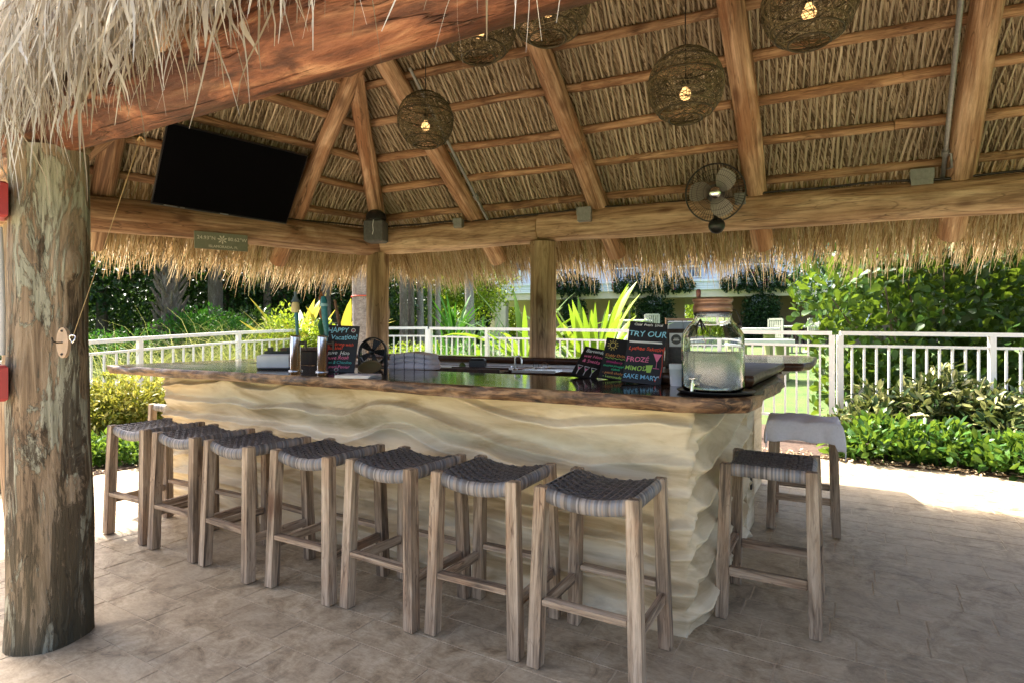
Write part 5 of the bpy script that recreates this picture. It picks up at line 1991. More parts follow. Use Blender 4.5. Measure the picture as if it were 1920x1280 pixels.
T_ROUND = (np.array([(0, 0, 0), (.38, .30, .05), (.40, 0, 0), (.38, -.30, .05), (.78, .50, .05), (.80, 0, .0), (.78, -.50, .05), (.98, .22, 0), (1, 0, -.03), (.98, -.22, 0)], float),
           [(0, 1, 2), (0, 2, 3), (2, 1, 4), (2, 4, 5), (3, 2, 5), (3, 5, 6), (5, 4, 7), (5, 7, 8), (6, 5, 9), (5, 8, 9)], True)
T_SIMPLE = (np.array([(0, 0, 0), (.45, .5, .10), (1, 0, -.06), (.45, -.5, .10)], float), [(0, 1, 2), (0, 2, 3)], True)
T_OVATE = (np.array([(0, 0, 0), (.32, .42, .07), (.35, 0, 0), (.32, -.42, .07), (.72, .46, .05), (.74, 0, .0), (.72, -.46, .05), (1, 0, -.04)], float),
           [(0, 1, 2), (0, 2, 3), (2, 1, 4), (2, 4, 5), (3, 2, 5), (3, 5, 6), (5, 4, 7), (6, 5, 7)], True)


def leaf_arrays(p, d, up, L, W, tmpl, tint):
    n = len(p)
    d = d / np.linalg.norm(d, axis=1, keepdims=True)
    s = np.cross(up, d); s /= np.linalg.norm(s, axis=1, keepdims=True) + 1e-9
    w = np.cross(d, s)
    tv, tf, _ = tmpl
    L = np.broadcast_to(L, (n,)); W = np.broadcast_to(W, (n,))
    V = p[:, None, :] + d[:, None, :] * (tv[None, :, 0:1] * L[:, None, None]) + s[:, None, :] * (tv[None, :, 1:2] * W[:, None, None]) + w[:, None, :] * (tv[None, :, 2:3] * L[:, None, None])
    k = len(tv)
    f = np.array(tf)[None, :, :] + (np.arange(n) * k)[:, None, None]
    return V.reshape(-1, 3), f.reshape(-1, 3), np.repeat(tint, k)


def blob_points(blobs, density, shell=.45):
    """blobs: (centre, radii) ; points towards the outside of each ellipsoid, with gaps"""
    P_, D_ = [], []
    for c, r in blobs:
        r = np.array(r, float); c = np.array(c, float)
        area = 4 * math.pi * ((r[0] * r[1]) ** 1.6 / 3 + (r[0] * r[2]) ** 1.6 / 3 + (r[1] * r[2]) ** 1.6 / 3) ** (1 / 1.6)
        n = int(area * density)
        u = rng.normal(size=(n, 3)); u /= np.linalg.norm(u, axis=1, keepdims=True)
        rad = 1 - shell * rng.random(n) ** 1.7
        az = np.arctan2(u[:, 1], u[:, 0])
        lump = .82 + .36 * vnoise(az * 2.2 + c[0] * 3, u[:, 2] * 3.1 + c[1] * 5)
        hole = vnoise(az * 4.1 + c[2] * 7 + 20, u[:, 2] * 4.3 + c[0] * 2 + 11)
        keep = hole > .26
        p = c + u * r * (rad * lump)[:, None]
        P_.append(p[keep]); D_.append((u / r * r.mean())[keep])
    return np.concatenate(P_), np.concatenate(D_)


def foliage(name, blobs, density, L, W, mat, parent, tmpl=T_SIMPLE, out=.7, upw=.35, jit=.7, zmin=None, tint=None, stuff=True, flop=0.0, shell=.45, ndown=None):
    p, d = blob_points(blobs, density, shell)
    if zmin is not None:
        k = p[:, 2] > zmin + .02
        p, d = p[k], d[k]
    n = len(p)
    dd = d * out + rng.normal(size=(n, 3)) * jit
    dd[:, 2] += upw
    up = d * .6 + rng.normal(size=(n, 3)) * .5; up[:, 2] += .8
    t = np.clip(rng.normal(.45, .22, n) if tint is None else rng.normal(tint[0], tint[1], n), 0, 1)
    sz = rng.uniform(.65, 1.2, n)
    v, f, tt = leaf_arrays(p, dd, up, L * sz, W * sz, tmpl, t)
    o = obj(name, np_mesh(name, v, None, f, attrs={'tint': tt}, mats=[mat]))
    if parent is not None: world_part(o, parent)
    if stuff: o['kind'] = 'stuff'
    return o


def stems(name, base, tips, r, parent, mat=None):
    mb = MB()
    for t in tips:
        b = Vector(base) + Vector((random.uniform(-.1, .1), random.uniform(-.1, .1), 0)); t = Vector(t)
        m = (b + t) / 2 + Vector((random.uniform(-.12, .12), random.uniform(-.12, .12), random.uniform(0, .12)))
        mb.tube([b, m, t], [r, r * .75, r * .35], 6)
    o = mb.build(name, mat or M['twig'])
    world_part(o, parent)
    return o


def gz(v): return float(ground_z(v.x, v.y))


def shrub(name, label, cat, px, d, w, h, mat, L, W, density, nb=5, group=None, tmpl=T_SIMPLE, z0=None, tint=None, dep=.8, upw=.35, jit=.7, out=.7, lowfrac=.45):
    q = P(px, 640, d)
    z = gz(q) if z0 is None else z0
    z = max(z, 0.0)
    root = thing(name, label, cat, (q.x, q.y, z), 0, group)
    blobs = []
    ax = Vector((CY, SY)); ay = Vector((-SY, CY))
    for k in range(nb):
        a = (k + .5) / nb - .5
        o = ax * (a * w * .8 + random.uniform(-.06, .06) * w) + ay * random.uniform(-.25, .25) * dep
        hh = h * random.uniform(.78, 1.0) * (1 - .35 * abs(a * 2) ** 2)
        blobs.append(((q.x + o.x, q.y + o.y, z + hh * .5), (w / nb * .85 + .05, dep * .5, hh * .52)))
    foliage('foliage', blobs, density, L, W, mat, root, tmpl, zmin=z, tint=tint, upw=upw, jit=jit, out=out)
    stems('stem', (q.x, q.y, z), [b[0] for b in blobs], .014, root)
    return root


def tree(name, label, px, d, h, crown_r, mat, L, W, density, trunk_r=.1, group=None, zc=.66, nb=7, bark=None, cat='tree', lean=0, squash=.7, tint=None):
    q = P(px, 640, d)
    z = gz(q)
    root = thing(name, label, cat, (q.x, q.y, z), 0, group)
    top = Vector((q.x + lean, q.y, z + h * zc))
    mb = MB()
    pts = [Vector((q.x, q.y, z - .1)), Vector((q.x + lean * .2 + .05, q.y, z + h * .2)), Vector((q.x + lean * .6 - .03, q.y, z + h * .45)), top]
    mb.tube(pts, [trunk_r * 1.35, trunk_r, trunk_r * .85, trunk_r * .5], 10)
    blobs = []
    for k in range(nb):
        a = 6.283 * k / nb + random.random()
        rr = crown_r * random.uniform(.35, .75)
        c = (top.x + rr * math.cos(a), top.y + rr * math.sin(a), z + h * zc + random.uniform(-.45, .6) * crown_r * squash)
        blobs.append((c, tuple(crown_r * random.uniform(.42, .6) * s for s in (1, 1, squash))))
        mb.tube([pts[2], (Vector(c) + pts[2]) / 2 + Vector((0, 0, .15)), Vector(c)], [trunk_r * .5, trunk_r * .35, trunk_r * .15], 6)
    o = mb.build('trunk', bark or M['bark']); world_part(o, root)
    foliage('crown', blobs, density, L, W, mat, root, tint=tint, upw=.1, zmin=z)
    return root


def strap_mesh(length, width, bend, mat, k, fold=.25, segs=8):
    """one long strap leaf: base at origin, rising along +z and arching over towards +x"""
    g = np.random.default_rng(k)
    vs = []; tv = []
    x = z = 0.0
    ang = .12
    tw = g.normal() * .15
    for i in range(segs + 1):
        u = i / segs
        w = width * (.55 + .45 * math.sin(min(1, u * 1.6) * 1.57)) * (1 - max(0, (u - .55) / .45) ** 1.8) * .5 + .002
        s = math.sin(tw * u * 3)
        vs += [(x + fold * w * .9, -w, z - s * w), (x, 0, z), (x + fold * w * .9, w, z + s * w)]
        ang += bend / segs * (.5 + u)
        x += math.sin(ang) * length / segs; z += math.cos(ang) * length / segs
    q = [(i * 3 + j, i * 3 + j + 1, (i + 1) * 3 + j + 1, (i + 1) * 3 + j) for i in range(segs) for j in range(2)]
    return np_mesh('leaf', np.array(vs), q, attrs={'tint': np.clip(np.full(len(vs), g.random()) + np.tile([.0, .12, .0], segs + 1), 0, 1)}, mats=[mat], smooth_shade=True)


def strap_plant(name, label, px, d, n, length, width, mat, spread=1.0, cat='plant', bend=(.3, 1.3), z0=None, group=None, seed=0, tilt=(.05, .75)):
    q = P(px, 640, d)
    z = max(0, gz(q)) if z0 is None else z0
    root = thing(name, label, cat, (q.x, q.y, z), 0, group)
    g = np.random.default_rng(seed)
    lib = [strap_mesh(1.0, width / length, g.uniform(*bend), mat, seed * 50 + k) for k in range(8)]
    for k in range(n):
        a = 6.283 * (k * .381966) + g.uniform(-.3, .3)
        t = g.uniform(*tilt) * spread
        s = length * g.uniform(.65, 1.1)
        m = Matrix.Translation((.10 * math.cos(a) * g.random(), .10 * math.sin(a) * g.random(), 0)) @ Matrix.Rotation(a, 4, 'Z') @ Matrix.Rotation(t, 4, 'Y') @ Matrix.Diagonal((s, s, s, 1))
        obj('leaf', lib[k % 8], root, m)
    return root


def palm_crown(root, top, n, length, mat, droop=1.2, lf=.5, seed=0, fan=False):
    g = np.random.default_rng(seed)
    parts_r, parts_d, parts_l, side = [], [], [], []
    mb = MB()
    for k in range(n):
        a = 6.283 * k / n + g.uniform(-.2, .2)
        el = g.uniform(-.3, 1.0)
        d = Vector((math.cos(a) * math.cos(el), math.sin(a) * math.cos(el), math.sin(el)))
        pts = [Vector(top)]
        for s in range(10):
            d2 = (d + Vector((0, 0, -droop * (s / 10) ** 1.3))).normalized()
            pts.append(pts[-1] + d2 * length / 10)
        mb.tube(pts, list(np.linspace(.018, .004, 11)), 4)
        for s in range(2, 11):
            t = (pts[s] - pts[s - 1]).normalized()
            sd = t.cross(Vector((0, 0, 1))).normalized()
            for q in range(5):
                for sg in (-1, 1):
                    b = pts[s - 1] + (pts[s] - pts[s - 1]) * (q / 5)
                    parts_r.append(b); parts_d.append(sd * sg + t * .6 + Vector((0, 0, -.25)))
                    parts_l.append(lf * (1 - .5 * abs(s / 10 - .4)))
    m = len(parts_r)
    v, q, t = ribbons(np.array([tuple(p) for p in parts_r]), np.array([tuple(p) for p in parts_d]), np.array(parts_l), .035, .5, .02, 3, None)
    o = obj('crown', np_mesh('crown', v, q, attrs={'tint': t}, mats=[mat])); world_part(o, root); o['kind'] = 'stuff'
    world_part(mb.build('frond_stalks', M['twig']), root)


def palm_trunk(name, label, px, d, h, r, top_px=None, crown=True, group=None, mat=None, seed=0, boots=False):
    q = P(px, 640, d); z = gz(q)
    root = thing(name, label, 'palm', (q.x, q.y, z), 0, group)
    dx = 0 if top_px is None else (top_px - px) / FPX * d
    top = Vector((q.x + CY * dx, q.y + SY * dx, z + h))
    L = (top - Vector((q.x, q.y, z))).length
    n = 14; segs = int(h / .045)
    vs = []
    for i in range(segs + 1):
        u = i / segs
        rr = r * (1.12 - .25 * u) * (1 + .03 * (i % 2)) + .25 * r * math.exp(-u * h / .3)
        for k in range(n):
            a = 6.283 * k / n
            vs.append((rr * math.cos(a), rr * math.sin(a), u * L))
    mb = MB(); mb.add(vs, [(i * n + k, i * n + (k + 1) % n, (i + 1) * n + (k + 1) % n, (i + 1) * n + k) for i in range(segs) for k in range(n)], sm=True)
    world_part(mb.build('trunk', mat or M['palmbark'], None, axis_matrix((q.x, q.y, z), top)), root)
    if boots:
        bt = MB()
        for k in range(90):
            a = k * 2.4; hh = h * (.12 + .83 * k / 90)
            b = Vector((q.x, q.y, z)) + (top - Vector((q.x, q.y, z))) * (hh / h)
            o_ = Vector((math.cos(a), math.sin(a), 0))
            bt.tube([b + o_ * r * .8, b + o_ * (r + .10) + Vector((0, 0, .16)), b + o_ * (r + .20) + Vector((0, 0, .36))], [.05, .04, .022], 5, squash=.45)
        world_part(bt.build('leaf_boots', M['bark']), root)
    if crown:
        palm_crown(root, top, 16, 2.0, LM['green'], seed=seed)
    return root


def planting():
    # -------- big round-leaved shrub behind the right fence
    q = P(1740, 640, 8.3)
    root = thing('round_leaf_shrub', 'large shrub with broad round glossy leaves behind the right-hand fence', 'shrub', (q.x, q.y, 0))
    blobs = []
    for px, py, d, rx, rz in ((1560, 560, 8.2, .55, .55), (1580, 650, 8.1, .45, .50), (1640, 520, 8.5, .7, .6), (1660, 620, 8.3, .7, .6), (1740, 560, 8.6, .8, .75), (1760, 680, 8.3, .7, .5),
                              (1850, 560, 8.3, .8, .75), (1870, 660, 8.0, .7, .6), (1960, 560, 8.2, .9, .9), (2060, 600, 8.0, .9, 1.0), (1590, 720, 8.0, .35, .35), (1700, 470, 8.8, 1.0, .6), (1880, 460, 8.6, 1.1, .6)):
        c = P(px, py, d)
        blobs.append(((c.x, c.y, max(c.z, rz * .8)), (rx, rx * .8, rz)))
    for px in range(1600, 2080, 55):
        c = P(px, 700, 7.9)
        blobs.append(((c.x, c.y, .62), (.5, .4, .62)))
    p, dr = blob_points(blobs, 92, .6)
    k = p[:, 2] > .1; p, dr = p[k], dr[k]
    n = len(p)
    dist = -SY * p[:, 0] + CY * p[:, 1]
    facing = dr @ np.array([SY * .9, -CY * .9, .3])
    order = np.argsort(dist - .5 * facing)
    dd = dr * .8 + rng.normal(size=(n, 3)) * .55; dd[:, 2] += .55
    up = dr * .8 + rng.normal(size=(n, 3)) * .5; up[:, 2] += .5
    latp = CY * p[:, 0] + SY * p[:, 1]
    t = np.clip(rng.normal(.5, .22, n) + .34 * (1 - smooth(4.0, 6.0, latp)) - .28 * smooth(5.4, 6.4, latp), 0, 1)  # sunlit left and shaded right of the shrub are put into the leaf tint
    L = .165 * rng.uniform(.6, 1.15, n)
    near = order[:299]; rest = order[299:]
    lib = []
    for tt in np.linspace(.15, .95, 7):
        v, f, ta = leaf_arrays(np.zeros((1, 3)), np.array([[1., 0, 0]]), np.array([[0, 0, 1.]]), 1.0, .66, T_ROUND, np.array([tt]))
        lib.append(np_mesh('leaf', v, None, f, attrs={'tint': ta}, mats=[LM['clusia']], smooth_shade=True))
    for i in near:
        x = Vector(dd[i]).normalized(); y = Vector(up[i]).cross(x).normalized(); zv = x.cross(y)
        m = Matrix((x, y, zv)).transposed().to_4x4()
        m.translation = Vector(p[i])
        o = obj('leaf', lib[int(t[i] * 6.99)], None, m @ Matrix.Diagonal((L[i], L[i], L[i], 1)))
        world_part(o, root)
    t[rest] = np.clip(t[rest] * .65 - .08, 0, 1)  # leaves farther back tinted darker: shade of the gaps painted in
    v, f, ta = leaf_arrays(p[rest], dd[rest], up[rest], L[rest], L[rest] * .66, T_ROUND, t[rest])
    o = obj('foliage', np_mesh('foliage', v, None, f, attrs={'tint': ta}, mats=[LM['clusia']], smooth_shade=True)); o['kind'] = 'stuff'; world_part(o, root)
    stems('stem', (q.x, q.y, 0), [b[0] for b in blobs] + [tuple(P(1700, 520, 8.3)), tuple(P(1770, 500, 8.2)), tuple(P(1660, 540, 8.1))], .026, root)
    # dark trees behind it
    for k, (px, d, h, cr) in enumerate(((1640, 12.5, 4.6, 2.0), (1850, 11.5, 4.8, 2.2), (2080, 11.0, 5.0, 2.2))):
        tree('dark_tree', ['dark dense tree behind the left part of the round-leaved shrub', 'dark dense tree behind the middle of the round-leaved shrub', 'dark dense tree at the right edge behind the round-leaved shrub'][k], px, d, h, cr, LM['dark'], .13, .07, 95, .12, 'dark trees behind the right shrub', .5, 8)
    # -------- variegated shrubs, right
    for k, (px, d, w, h) in enumerate(((1640, 7.0, 1.0, .80), (1760, 6.9, 1.05, 1.04), (1880, 6.65, .95, .84))):
        shrub('variegated_shrub', ['cream and green variegated shrub next to the fence post at the patio corner', 'tallest cream-edged variegated shrub in front of the right fence', 'dark variegated shrub at the right edge in front of the fence'][k], 'shrub', px, d, w, h, LM['varieg'], .14, .048, 320, 5, 'variegated shrubs along the right fence', z0=0.02, tint=(.5, .32), jit=.85, upw=.25, tmpl=T_OVATE)
    # -------- low green plants along the paving, right
    LOW = ((1592, 6.66, .46, .36), (1648, 6.42, .62, .50), (1716, 6.30, .58, .38), (1772, 6.10, .62, .47), (1840, 5.98, .60, .34), (1902, 5.74, .56, .44), (1985, 5.65, .7, .4))
    for k, (px, d, w, h) in enumerate(LOW):
        lab = ['low glossy green plant nearest the towelled stool', 'second low green plant from the towelled stool along the paving', 'third low green plant from the towelled stool along the paving', 'middle low green plant of the right border, under the variegated shrubs', 'low green plant with pale shoots near the right edge', 'small low green plant at the right edge of the picture', 'low green plant cut by the right edge of the picture'][k]
        shrub('low_plant', lab, 'plant', px, d, w, h, LM['green'], .115, .050, 250, 5, 'low green plants edging the right paving', z0=.02, dep=.55, tint=(.5, .36), upw=.55, jit=.75, tmpl=T_OVATE)
    # -------- left bed: yellow crotons and low plants
    for k, (px, d, w, h) in enumerate(((150, 6.9, .8, .98), (232, 6.95, .8, 1.0), (305, 7.1, .75, .96))):
        shrub('croton_shrub', ['yellow-green croton shrub next to the thick post', 'middle yellow-green croton shrub under the left end of the bar top', 'yellow-green croton shrub touching the left end of the bar wall'][k], 'shrub', px, d, w, h, LM['croton'], .085, .030, 700, 4, 'yellow croton shrubs left of the bar', z0=.0, tint=(.62, .26), dep=.8)
    for k, (px, d, w, h) in enumerate(((0, 5.2, .8, .45), (110, 5.9, .7, .42), (195, 6.2, .6, .38), (262, 6.35, .55, .36))):
        shrub('low_plant', ['low green plant at the left edge behind the thick post', 'low green plant hidden behind the thick post', 'low green plant beside the farthest stool of the row', 'low green plant with a large lime leaf by the far stool'][k], 'plant', px, d, w, h, LM['green'], .075, .036, 620, 3, 'low green plants edging the left paving', z0=.0, dep=.5, tint=(.6, .24), upw=.6)
    # -------- fountain grass behind the left fence
    for k, (px, d) in enumerate(((215, 8.9), (330, 9.6), (410, 10.3), (470, 10.6), (540, 11.6))):
        q = P(px, 640, d); z = max(0, gz(q))
        root = thing('fountain_grass', ['first clump of fountain grass behind the left fence, beside the thick post', 'second clump of fountain grass behind the left fence', 'third clump of fountain grass behind the left fence, with drooping pale blades', 'fourth clump of fountain grass behind the left fence', 'last clump of fountain grass, behind the lime shrub'][k], 'grass', (q.x, q.y, z), 0, 'fountain grass clumps behind the left fence')
        n = 620
        a = rng.random(n) * 6.283; rr = rng.random(n) * .22
        base = np.stack([q.x + rr * np.cos(a), q.y + rr * np.sin(a), np.full(n, z)], -1)
        el = rng.uniform(.25, .9, n)
        dv = np.stack([np.cos(a) * el, np.sin(a) * el, np.ones(n)], -1)
        v, qd, t = ribbons(base, dv, rng.uniform(1.2, 2.0, n), rng.uniform(.006, .013, n), 1.1, .04, 6, None)
        o = obj('blades', np_mesh('blades', v, qd, attrs={'tint': t}, mats=[LM['grass']])); o['kind'] = 'stuff'; world_part(o, root)
    # -------- lime shrub and yellow strap leaves near the corner post
    shrub('lime_shrub', 'bright lime-green shrub behind the beer taps and the left fence', 'shrub', 535, 11.0, 1.5, 1.95, LM['lime'], .10, .045, 330, 5, tint=(.6, .25))
    shrub('lime_shrub', 'smaller lime-green shrub behind the wooden box at the bar corner', 'shrub', 600, 10.8, .9, 1.7, LM['lime'], .10, .045, 330, 4, tint=(.5, .25))
    strap_plant('yellow_leaf_plant', 'plant with tall yellow-striped leaves behind the beer taps', 560, 11.9, 18, 1.7, .20, LM['yellow'], 1.0, seed=3, bend=(.2, .9), z0=.75)
    strap_plant('yellow_leaf_plant', 'plant with yellow arching leaves next to the red-lined palm trunk', 638, 11.8, 16, 1.5, .19, LM['yellow'], 1.0, seed=4, bend=(.2, .9), z0=.75)
    # palm trunk with the red line
    r = palm_trunk('palm', 'grey ringed palm trunk with a red line, left of the far corner post', 684, 9.3, 5.6, .155, 672, seed=2)
    c = P(676, 557, 9.3)
    mb = MB()
    rr = .176
    mb.tube([(rr * math.cos(a), rr * math.sin(a), .012 * math.cos(a + .6)) for a in np.linspace(0, 6.283, 24)], .010, 5)
    q = Vector(r.location)
    zt = c.z - q.z
    u_ = zt / 5.6
    dx = (672 - 684) / FPX * 9.3
    mb.build('red_line', plain('red_line', (.55, .09, .05), .6), r, Matrix.Translation((CY * dx * u_, SY * dx * u_, zt)))
    # -------- background left: dark trees, a booted palm, lush bushes
    BT = ((60, 17, 5.6, 2.6), (190, 15.5, 5.4, 2.4), (300, 19, 6.4, 3.0), (420, 17, 5.8, 2.6), (520, 19, 6.2, 2.9), (620, 18, 6.0, 2.6), (700, 21, 6.5, 3.0), (-120, 14, 5.6, 2.8))
    for k, (px, d, h, cr) in enumerate(BT):
        tree('background_tree', ['dark evergreen tree behind the thick post', 'dark evergreen tree just right of the thick post', 'large dark evergreen tree above the left fence', 'dark evergreen tree behind the lush bush', 'dark evergreen tree above the beer taps', 'dark evergreen tree left of the far corner post', 'dark evergreen tree behind the far corner post', 'dark evergreen tree beyond the left edge'][k], px, d, h, cr, LM['dark'], .17, .08, 62, .14, 'dark evergreen trees left of the bar', .42, 9, squash=.85)
    palm_trunk('palm', 'palm trunk covered with criss-crossed old leaf bases, above the left fence', 318, 12.8, 4.2, .17, 322, True, mat=M['bark'], seed=5, boots=True)
    shrub('lush_bush', 'rounded lush green bush behind the left fence below the booted palm', 'shrub', 392, 12.6, 2.1, 1.75, LM['lush'], .12, .05, 260, 5, dep=1.6, tint=(.6, .22))
    shrub('lush_bush', 'long low lush green bush behind the left end of the fence', 'shrub', 215, 12.0, 2.6, 1.25, LM['lush'], .12, .05, 230, 6, dep=1.4, tint=(.42, .2))
    shrub('lush_bush', 'dark low bush at the foot of the trees beside the booted palm', 'shrub', 480, 14.0, 2.4, 1.5, LM['dark'], .14, .06, 170, 5, dep=1.4, tint=(.6, .22))
    for k, (px, d, w) in enumerate(((-60, 20, 6), (130, 21, 6), (300, 23, 6), (470, 22, 6), (640, 24, 6))):
        shrub('dark_hedge', ['dark hedge behind the thick post', 'dark hedge right of the thick post under the trees', 'dark hedge behind the booted palm', 'dark hedge behind the yellow leaves', 'dark hedge behind the corner post'][k], 'hedge', px, d, w, 2.6, LM['dark'], .22, .10, 75, 8, 'dark hedges under the left trees', dep=1.6, tint=(.45, .22))
    woods = []
    for k in range(46):
        a = -1.25 + 2.5 * k / 45
        rr = 62 + 6 * math.sin(k * 2.1)
        x = -SY * rr * math.cos(a) + CY * rr * math.sin(a); y = CY * rr * math.cos(a) + SY * rr * math.sin(a)
        hh = random.uniform(4.5, 6.5)
        woods.append(((x, y, hh * .75), (3.6, 3.6, hh)))
    o = foliage('distant_woods', woods, 9, .75, .42, LM['dark'], None, tint=(.55, .25))
    tag(o, 'far belt of dark woods around the garden')
    # tree trunks standing between
    for k, (px, d, r_, tp) in enumerate(((405, 15.0, .17, 402), (500, 16.0, .10, 505), (530, 16.5, .12, 528), (612, 16.0, .12, 610))):
        palm_trunk('tree_trunk', ['thick brown trunk above the lush bush', 'thin grey trunk left of the yellow leaves', 'dark trunk above the yellow leaves', 'trunk above the blue tap handle'][k], px, d, 5.2, r_, tp, False, 'trunks among the dark trees', M['bark'], seed=k)
    # -------- middle: slender trunks, palms, cycads
    for k, (px, d, r_, tp) in enumerate(((757, 16, .10, 756), (771, 16.4, .085, 770), (789, 18, .10, 784), (806, 19, .07, 806), (822, 19, .08, 820))):
        palm_trunk('slender_trunk', ['darkest slender trunk right of the far corner post', 'second slender trunk right of the far corner post', 'pale slender trunk in the middle of the group', 'thin slender trunk of the group', 'rightmost slender trunk, leaning over the palm leaves'][k], px, d, 5.5, r_, tp, False, 'slender trunks right of the corner post', M['bark'] if k < 2 else M['palmbark'], seed=k)
    palm_trunk('palm', 'smooth blue-grey palm trunk left of the white building', 884, 15, 5.5, .11, 872, True, seed=8)
    for k, (px, d, h, cr) in enumerate(((760, 24, 6.0, 2.6), (850, 26, 6.5, 2.8))):
        tree('sunlit_tree', ['yellow-green sunlit tree behind the slender trunks', 'yellow-green sunlit tree left of the white building'][k], px, d, h, cr, LM['lime'], .2, .10, 55, .14, 'sunlit trees left of the building', .45, 9, squash=.9, tint=(.35, .22))
    shrub('green_bush', 'green bush behind the slender trunks', 'shrub', 770, 20, 4.0, 1.9, LM['green'], .16, .07, 110, 6, dep=1.6, tint=(.45, .25))
    shrub('green_bush', 'low sunlit bush in front of the slender trunks', 'shrub', 790, 13, 1.8, .95, LM['lime'], .10, .04, 260, 5, dep=1.0, tint=(.35, .25))
    strap_plant('spiky_plant', 'dark spiky plant behind the middle fence', 845, 12.6, 44, 1.5, .05, LM['lush'], 1.1, seed=11, bend=(.1, .8))
    strap_plant('spiky_plant', 'dark spiky plant right of the first one behind the fence', 900, 13.2, 44, 1.4, .05, LM['lush'], 1.2, seed=12, bend=(.1, .8))
    strap_plant('spiky_plant', 'pale green spiky plant at the middle fence', 820, 12.0, 26, 1.0, .06, LM['strap'], 1.2, seed=13, bend=(.2, 1.1))
    strap_plant('fan_palm', 'small palm with bright fan leaves beside the blue-grey trunk', 852, 14.0, 30, 1.2, .07, LM['lush'], 1.1, seed=14, bend=(.1, .5), z0=1.3)
    # crinum lilies
    strap_plant('lily_plant', 'large lily with broad upright lime leaves right of the middle post', 1112, 10.6, 40, 2.0, .15, LM['strap'], .95, seed=21, bend=(.05, .7), z0=.45)
    strap_plant('lily_plant', 'lily with drooping lime leaves left of the middle post', 985, 11.0, 34, 1.9, .12, LM['strap'], 1.15, seed=22, bend=(.3, 1.2), z0=.7)
    strap_plant('lily_plant', 'low lily leaves behind the fence between the two posts', 915, 11.7, 22, 1.2, .10, LM['strap'], 1.3, seed=23, bend=(.5, 1.5), z0=.4)
    strap_plant('lily_plant', 'low lily behind the fence next to the corner post', 760, 12.4, 22, 1.0, .08, LM['strap'], 1.3, seed=24, bend=(.5, 1.5), z0=.5)
    for k, px in enumerate((700, 745, 800, 860)):
        q = P(px, 640, 12.0); z = max(0, gz(q))
        root = thing('fountain_grass', ['grass clump behind the fence at the corner post', 'pale grass clump right of the corner post', 'pale grass clump below the slender trunks', 'pale grass clump below the spiky plants'][k], 'grass', (q.x, q.y, z), 0, 'grass clumps behind the middle fence')
        n = 320
        a = rng.random(n) * 6.283; rr = rng.random(n) * .2
        base = np.stack([q.x + rr * np.cos(a), q.y + rr * np.sin(a), np.full(n, z)], -1)
        el = rng.uniform(.2, .8, n)
        v, qd, t = ribbons(base, np.stack([np.cos(a) * el, np.sin(a) * el, np.ones(n)], -1), rng.uniform(.6, 1.15, n), rng.uniform(.006, .014, n), 1.0, .04, 5, None)
        o = obj('blades', np_mesh('blades', v, qd, attrs={'tint': t}, mats=[LM['grass']])); o['kind'] = 'stuff'; world_part(o, root)


planting()


def litter():
    n = 700
    x = rng.uniform(-1.0, 3.4, n); y = 7.30 + np.abs(rng.normal(0, .16, n)) - .05
    x2 = -6.45 - np.abs(rng.normal(0, .16, 200)); y2 = rng.uniform(1.0, 5.5, 200)
    x = np.concatenate([x, x2]); y = np.concatenate([y, y2]); m = len(x)
    d = rng.normal(size=(m, 3)); d[:, 2] *= .25
    up = rng.normal(size=(m, 3)) * .3; up[:, 2] += 1
    v, f, t = leaf_arrays(np.stack([x, y, np.full(m, .034)], -1), d, up, rng.uniform(.03, .08, m), rng.uniform(.015, .032, m), T_SIMPLE, rng.random(m))
    o = obj('leaf_litter', np_mesh('leaf_litter', v, None, f, attrs={'tint': t}, mats=[M['leaflet']]))
    tag(o, 'dry brown leaf litter along the edge of the planting bed', kind='stuff')


litter()


# ------------------------------------------------------------------ fences
def fence(label, pts, group='white baluster fences round the bar', per=.142, h=1.22):
    """pts: (px, y of the rail top, depth)"""
    Q = [P(*p) for p in pts]
    root = thing('fence', label, 'fence', (Q[0].x, Q[0].y, 0), 0, group)
    bal = MB(); bal.box(-.011, .011, -.011, .011, 0, 1)
    bme = bal.mesh('baluster', M['white'])
    for k, q in enumerate(Q):
        a = Q[min(k + 1, len(Q) - 1)] - Q[max(k - 1, 0)]
        rz = math.atan2(a.y, a.x)
        mb = MB(); mb.box(-.032, .032, -.032, .032, 0, h - .05); 
        o = mb.build('post', M['white'], None, Matrix.Translation((q.x, q.y, q.z - h)) @ Matrix.Rotation(rz, 4, 'Z')); world_part(o, root)
        if k == len(Q) - 1: break
        b = Q[k + 1]
        L = math.hypot(b.x - q.x, b.y - q.y)
        for nm, zz, hw, hh in (('top_rail', 0, .03, .05), ('middle_rail', -.165, .016, .032), ('bottom_rail', -h + .12, .016, .032)):
            mb = MB(); mb.box(0 if nm == 'top_rail' else .034, L - (.002 if nm == 'top_rail' else .034), -hw, hw, -hh, 0)
            dz = b.z - q.z
            m = Matrix.Translation((q.x, q.y, q.z + zz)) @ Matrix.Rotation(math.atan2(b.y - q.y, b.x - q.x), 4, 'Z') @ Matrix.Rotation(-math.atan2(dz, L), 4, 'Y')
            o = mb.build(nm, M['white'], None, m); world_part(o, root)
        n = max(2, int(round(L / per)))
        for i in range(1, n):
            u = i / n
            p = q + (b - q) * u
            z0 = p.z - h + .12; z1 = p.z - .197
            o = obj('baluster', bme, None, Matrix.Translation((p.x, p.y, z0)) @ Matrix.Rotation(rz, 4, 'Z') @ Matrix.Diagonal((1, 1, z1 - z0, 1))); world_part(o, root)


def mids(a, b, n):
    """n panels along a straight line in space between two fence points"""
    A, B = P(*a), P(*b)
    out = []
    for k in range(n + 1):
        p = A + (B - A) * (k / n)
        d = -SY * p.x + CY * p.y; lat = CY * p.x + SY * p.y
        out.append((960 + lat / d * FPX, HOR - (p.z - EYE) / d * FPX, d))
    return out


